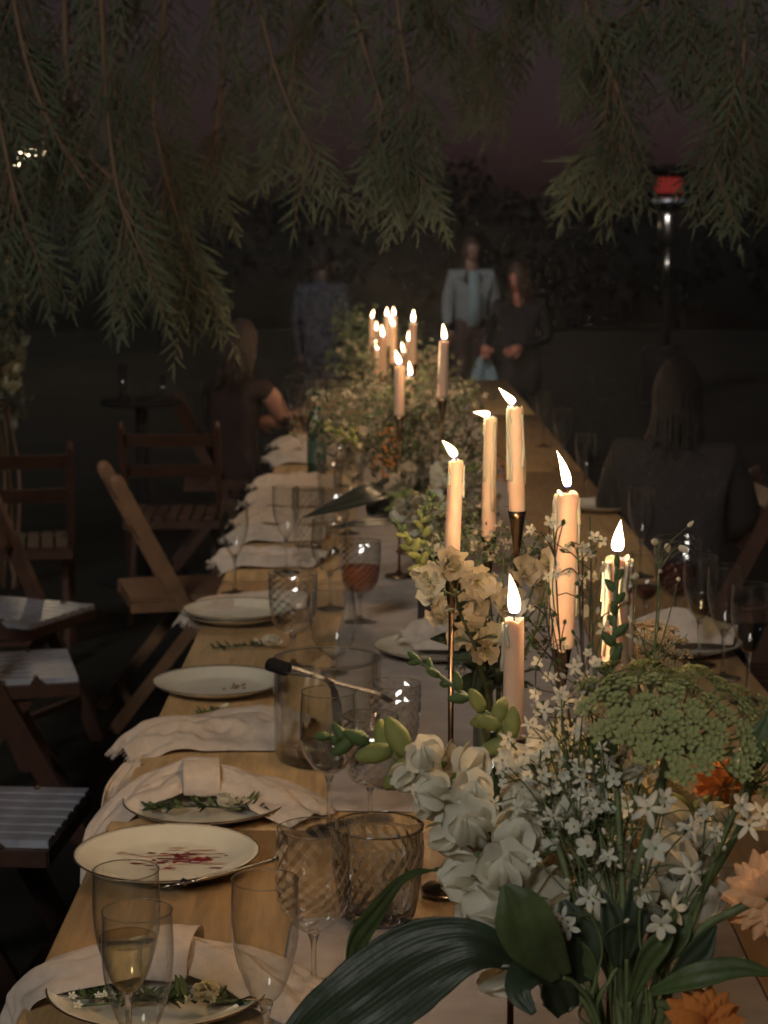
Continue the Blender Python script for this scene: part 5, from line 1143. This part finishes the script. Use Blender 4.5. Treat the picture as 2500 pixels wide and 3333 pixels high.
    part('hair', hr, mats.get('hair', hair), hd_)
    # hands
    for a, b in (('ell', 'wrl'), ('elr', 'wrr')):
        d = (J[b] - J[a]).normalized(); m = MB(); mt = basis(d, (0, -1, .2), J[b] - d * .01 * k, k)
        m.tube([mt @ Vector(p) for p in ((0, 0, 0), (.03, 0, 0), (.06, 0, 0), (.095, 0, .004))], [.026 * k, .036 * k, .040 * k, .034 * k], 8)
        for q in range(4):
            o_ = (q - 1.5) * .019; ln = (.07, .08, .075, .058)[q]; m.tube([mt @ Vector(p) for p in ((.085, o_, 0), (.085 + ln * .5, o_, -.010), (.085 + ln * .85, o_, -.034))], [.0095 * k, .009 * k, .007 * k], 6)
        m.tube([mt @ Vector(p) for p in ((.025, .03, 0), (.055, .052, -.01), (.085, .056, -.02))], [.012 * k, .010 * k, .008 * k], 6)
        part('hand', m, mats.get('skin', skin), t)
    def cl(name, keys, edges, rr, mat): 
        jj = list(keys); return body(t, name, [J[a] if isinstance(a, str) else Vector(a) * k for a in jj], edges, [tuple(q * k for q in x) if isinstance(x, tuple) else x * k for x in rr], mat)
    return t, J, k, cl
# man in the pale blue jacket
p = at(1535, 820, 18.0); H = (p.z + .1) / 1.65 * 1.75
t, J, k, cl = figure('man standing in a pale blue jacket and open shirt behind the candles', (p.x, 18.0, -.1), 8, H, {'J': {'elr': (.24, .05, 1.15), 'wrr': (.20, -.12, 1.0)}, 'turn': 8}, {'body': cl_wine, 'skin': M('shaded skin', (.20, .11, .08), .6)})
cl('jacket', [(0, .01, .92), 'wai', (0, .005, 1.33), 'shl', 'ell', (-.238, -.045, .94), 'shr', 'elr', (.21, -.09, 1.02)], [(0, 1), (1, 2), (2, 3), (3, 4), (4, 5), (2, 6), (6, 7), (7, 8)], [(.185, .14), (.165, .13), (.19, .135), .085, .066, .052, .085, .066, .052], cl_blue)
m = MB(); m.add([Vector(q) * k for q in ((-.050, -.118, 1.475), (.050, -.118, 1.475), (.070, -.150, 1.2), (.06, -.152, .95), (-.06, -.152, .95), (-.05, -.150, 1.2))], [(0, 1, 2, 5), (5, 2, 3, 4)]); part('shirt', m, cl_shirt, t, mods=[solid(.012)])
# woman in black
p = at(1692, 905, 13.0); H = (p.z + .0) / 1.65 * 1.75
t, J, k, cl = figure('person in black leaning forward, face lit warm, right of the man', (p.x, 13.0, 0), -14, H, {'J': {'hdb': (0, -.05, 1.55), 'elr': (.24, -.02, 1.16), 'wrr': (.05, -.26, 1.10), 'ell': (-.25, -.04, 1.18), 'wrl': (-.22, -.27, 1.10)}, 'nod': 18, 'turn': -18}, {'body': cl_black, 'skin': M('red-lit skin', (.40, .15, .10), .6)}, female=True)  # the red light on the face is put into the skin colour
cl('dress', [(0, .01, .62), (0, 0, .95), 'wai', 'che', 'shl', 'ell', 'shr', 'elr'], [(0, 1), (1, 2), (2, 3), (3, 4), (4, 5), (3, 6), (6, 7)], [(.24, .2), (.19, .16), (.155, .13), (.18, .14), .078, .06, .078, .06], cl_black)
# pale blue cloth held below the hand
c0 = at(1575, 1150, 12.85); m = MB(); vs = []; fs = []
for i in range(13):
    tt = i / 12; wd = lerp(.035, .10, math.sin(min(1, tt * 1.6) * PI / 2)) * (1 if tt < .6 else lerp(1, .12, (tt - .6) / .4))
    for j in range(11):
        u = j / 10 * 2 - 1; vs.append((u * wd + .02 * tt, .022 * math.sin(u * 6 + tt * 2) * (1 - .3 * tt), -.32 * tt - .02 * abs(u)))
for i in range(12):
    for j in range(10): a = i * 11 + j; fs.append((a, a + 1, a + 12, a + 11))
o = part('hanging_cloth', m.add(vs, fs), cl_shirt, None, c0, mods=[solid(.006), subd(1)]); tag(o, 'pale blue cloth hanging down in front of the man and the leaning person', 'cloth')
# patterned shirt figure at the left
p = at(1050, 850, 13.6); H = (p.z) / 1.65 * 1.75
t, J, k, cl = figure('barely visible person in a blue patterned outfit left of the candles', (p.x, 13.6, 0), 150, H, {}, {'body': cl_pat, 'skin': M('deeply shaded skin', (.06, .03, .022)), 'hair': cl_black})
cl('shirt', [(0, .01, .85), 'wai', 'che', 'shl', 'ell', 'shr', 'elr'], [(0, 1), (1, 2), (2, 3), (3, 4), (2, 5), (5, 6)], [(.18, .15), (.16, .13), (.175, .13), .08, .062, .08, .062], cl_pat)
# seated people
SJ = {'pel': (0, 0, .52), 'wai': (0, 0, .68), 'che': (0, -.02, .92), 'nec': (0, -.03, 1.07), 'hdb': (0, -.045, 1.14), 'shl': (-.18, -.02, 1.01), 'shr': (.18, -.02, 1.01), 'ell': (-.24, -.08, .78), 'elr': (.24, -.08, .78), 'wrl': (-.16, -.33, .80), 'wrr': (.16, -.33, .80),
      'hil': (-.09, -.02, .50), 'hir': (.09, -.02, .50), 'knl': (-.11, -.42, .50), 'knr': (.11, -.42, .50), 'anl': (-.11, -.38, .09), 'anr': (.11, -.38, .09), 'tol': (-.11, -.53, .03), 'tor': (.11, -.53, .03)}
t, J, k, cl = figure('seated person with a bare arm and long hair, leaning on the table at the left', (-.74, 9.55, 0), 150, 1.60, {'J': dict(SJ, ell=(-.25, -.10, .82), wrl=(-.20, -.34, .83), wrr=(.05, -.30, .78)), 'nod': 24, 'turn': 10}, {'body': M('dark wine dress', (.022, .010, .011), .9), 'skin': M('bare skin', (.34, .17, .13), .6), 'hair': M('auburn hair', (.020, .010, .008), .7, .3, 60, .2)}, female=True)
cl('bare_arm', ['shl', 'ell', 'wrl'], [(0, 1), (1, 2)], [.066, .050, .032], M('bare skin', (.34, .17, .13), .6))
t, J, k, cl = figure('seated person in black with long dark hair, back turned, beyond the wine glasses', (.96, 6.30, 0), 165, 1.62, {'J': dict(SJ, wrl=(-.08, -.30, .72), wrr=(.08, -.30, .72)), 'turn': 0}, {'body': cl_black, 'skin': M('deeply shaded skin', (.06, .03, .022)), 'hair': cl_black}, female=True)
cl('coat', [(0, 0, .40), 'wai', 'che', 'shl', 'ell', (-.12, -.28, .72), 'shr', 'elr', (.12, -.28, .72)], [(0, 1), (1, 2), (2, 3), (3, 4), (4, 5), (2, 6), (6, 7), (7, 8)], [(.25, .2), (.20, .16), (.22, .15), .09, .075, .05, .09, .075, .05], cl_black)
# coat over the chair at the right edge
m = MB(); vs = []; fs = []
for i in range(23):
    tt = i / 22
    for j in range(13):
        u = j / 12 * 2 - 1
        if tt < .5: q = tt / .5; pz = lerp(.40, .875, q); px_ = lerp(.02, .235, q) + .03
        else: q = (tt - .5) / .5; pz = lerp(.875, .25, q); px_ = lerp(.255, .33, q)
        vs.append((px_ + .012 * math.sin(u * 9 + tt * 8), u * (.22 + .03 * math.sin(tt * 7)), pz + .012 * math.cos(u * 7) + (.03 if abs(tt - .5) < .1 else 0) * (1 - u * u)))
for i in range(22):
    for j in range(12): a = i * 13 + j; fs.append((a, a + 1, a + 14, a + 13))
o = part('coat', m.add(vs, fs), cl_grey, None, (1.14, 4.10, 0.02), (0, 0, R(-4)), mods=[solid(.012), subd(1)]); tag(o, 'charcoal coat hung over the chair at the right edge', 'coat')

# ================================================================== thin air volume, added to imitate lens bloom around the flames
hz = MB().box((0, 33, 3.2), (90, 80, 8.6)).mesh('bloom_haze', [])
hm_ = bpy.data.materials.new('bloom_haze'); hm_.use_nodes = True; ht_ = hm_.node_tree; ht_.nodes.clear()
pv = ht_.nodes.new('ShaderNodeVolumePrincipled'); pv.inputs['Density'].default_value = .0021; pv.inputs['Anisotropy'].default_value = .85; pv.inputs['Color'].default_value = (.78, .86, 1.0, 1)
ho = ht_.nodes.new('ShaderNodeOutputMaterial'); ht_.links.new(pv.outputs[0], ho.inputs['Volume'])
hz.materials.append(hm_); ho_ = link('bloom_haze', hz); ho_['kind'] = 'stuff'; tag(ho_, 'thin air added to imitate the bloom around the candle flames', 'bloom_haze', None, 'stuff')
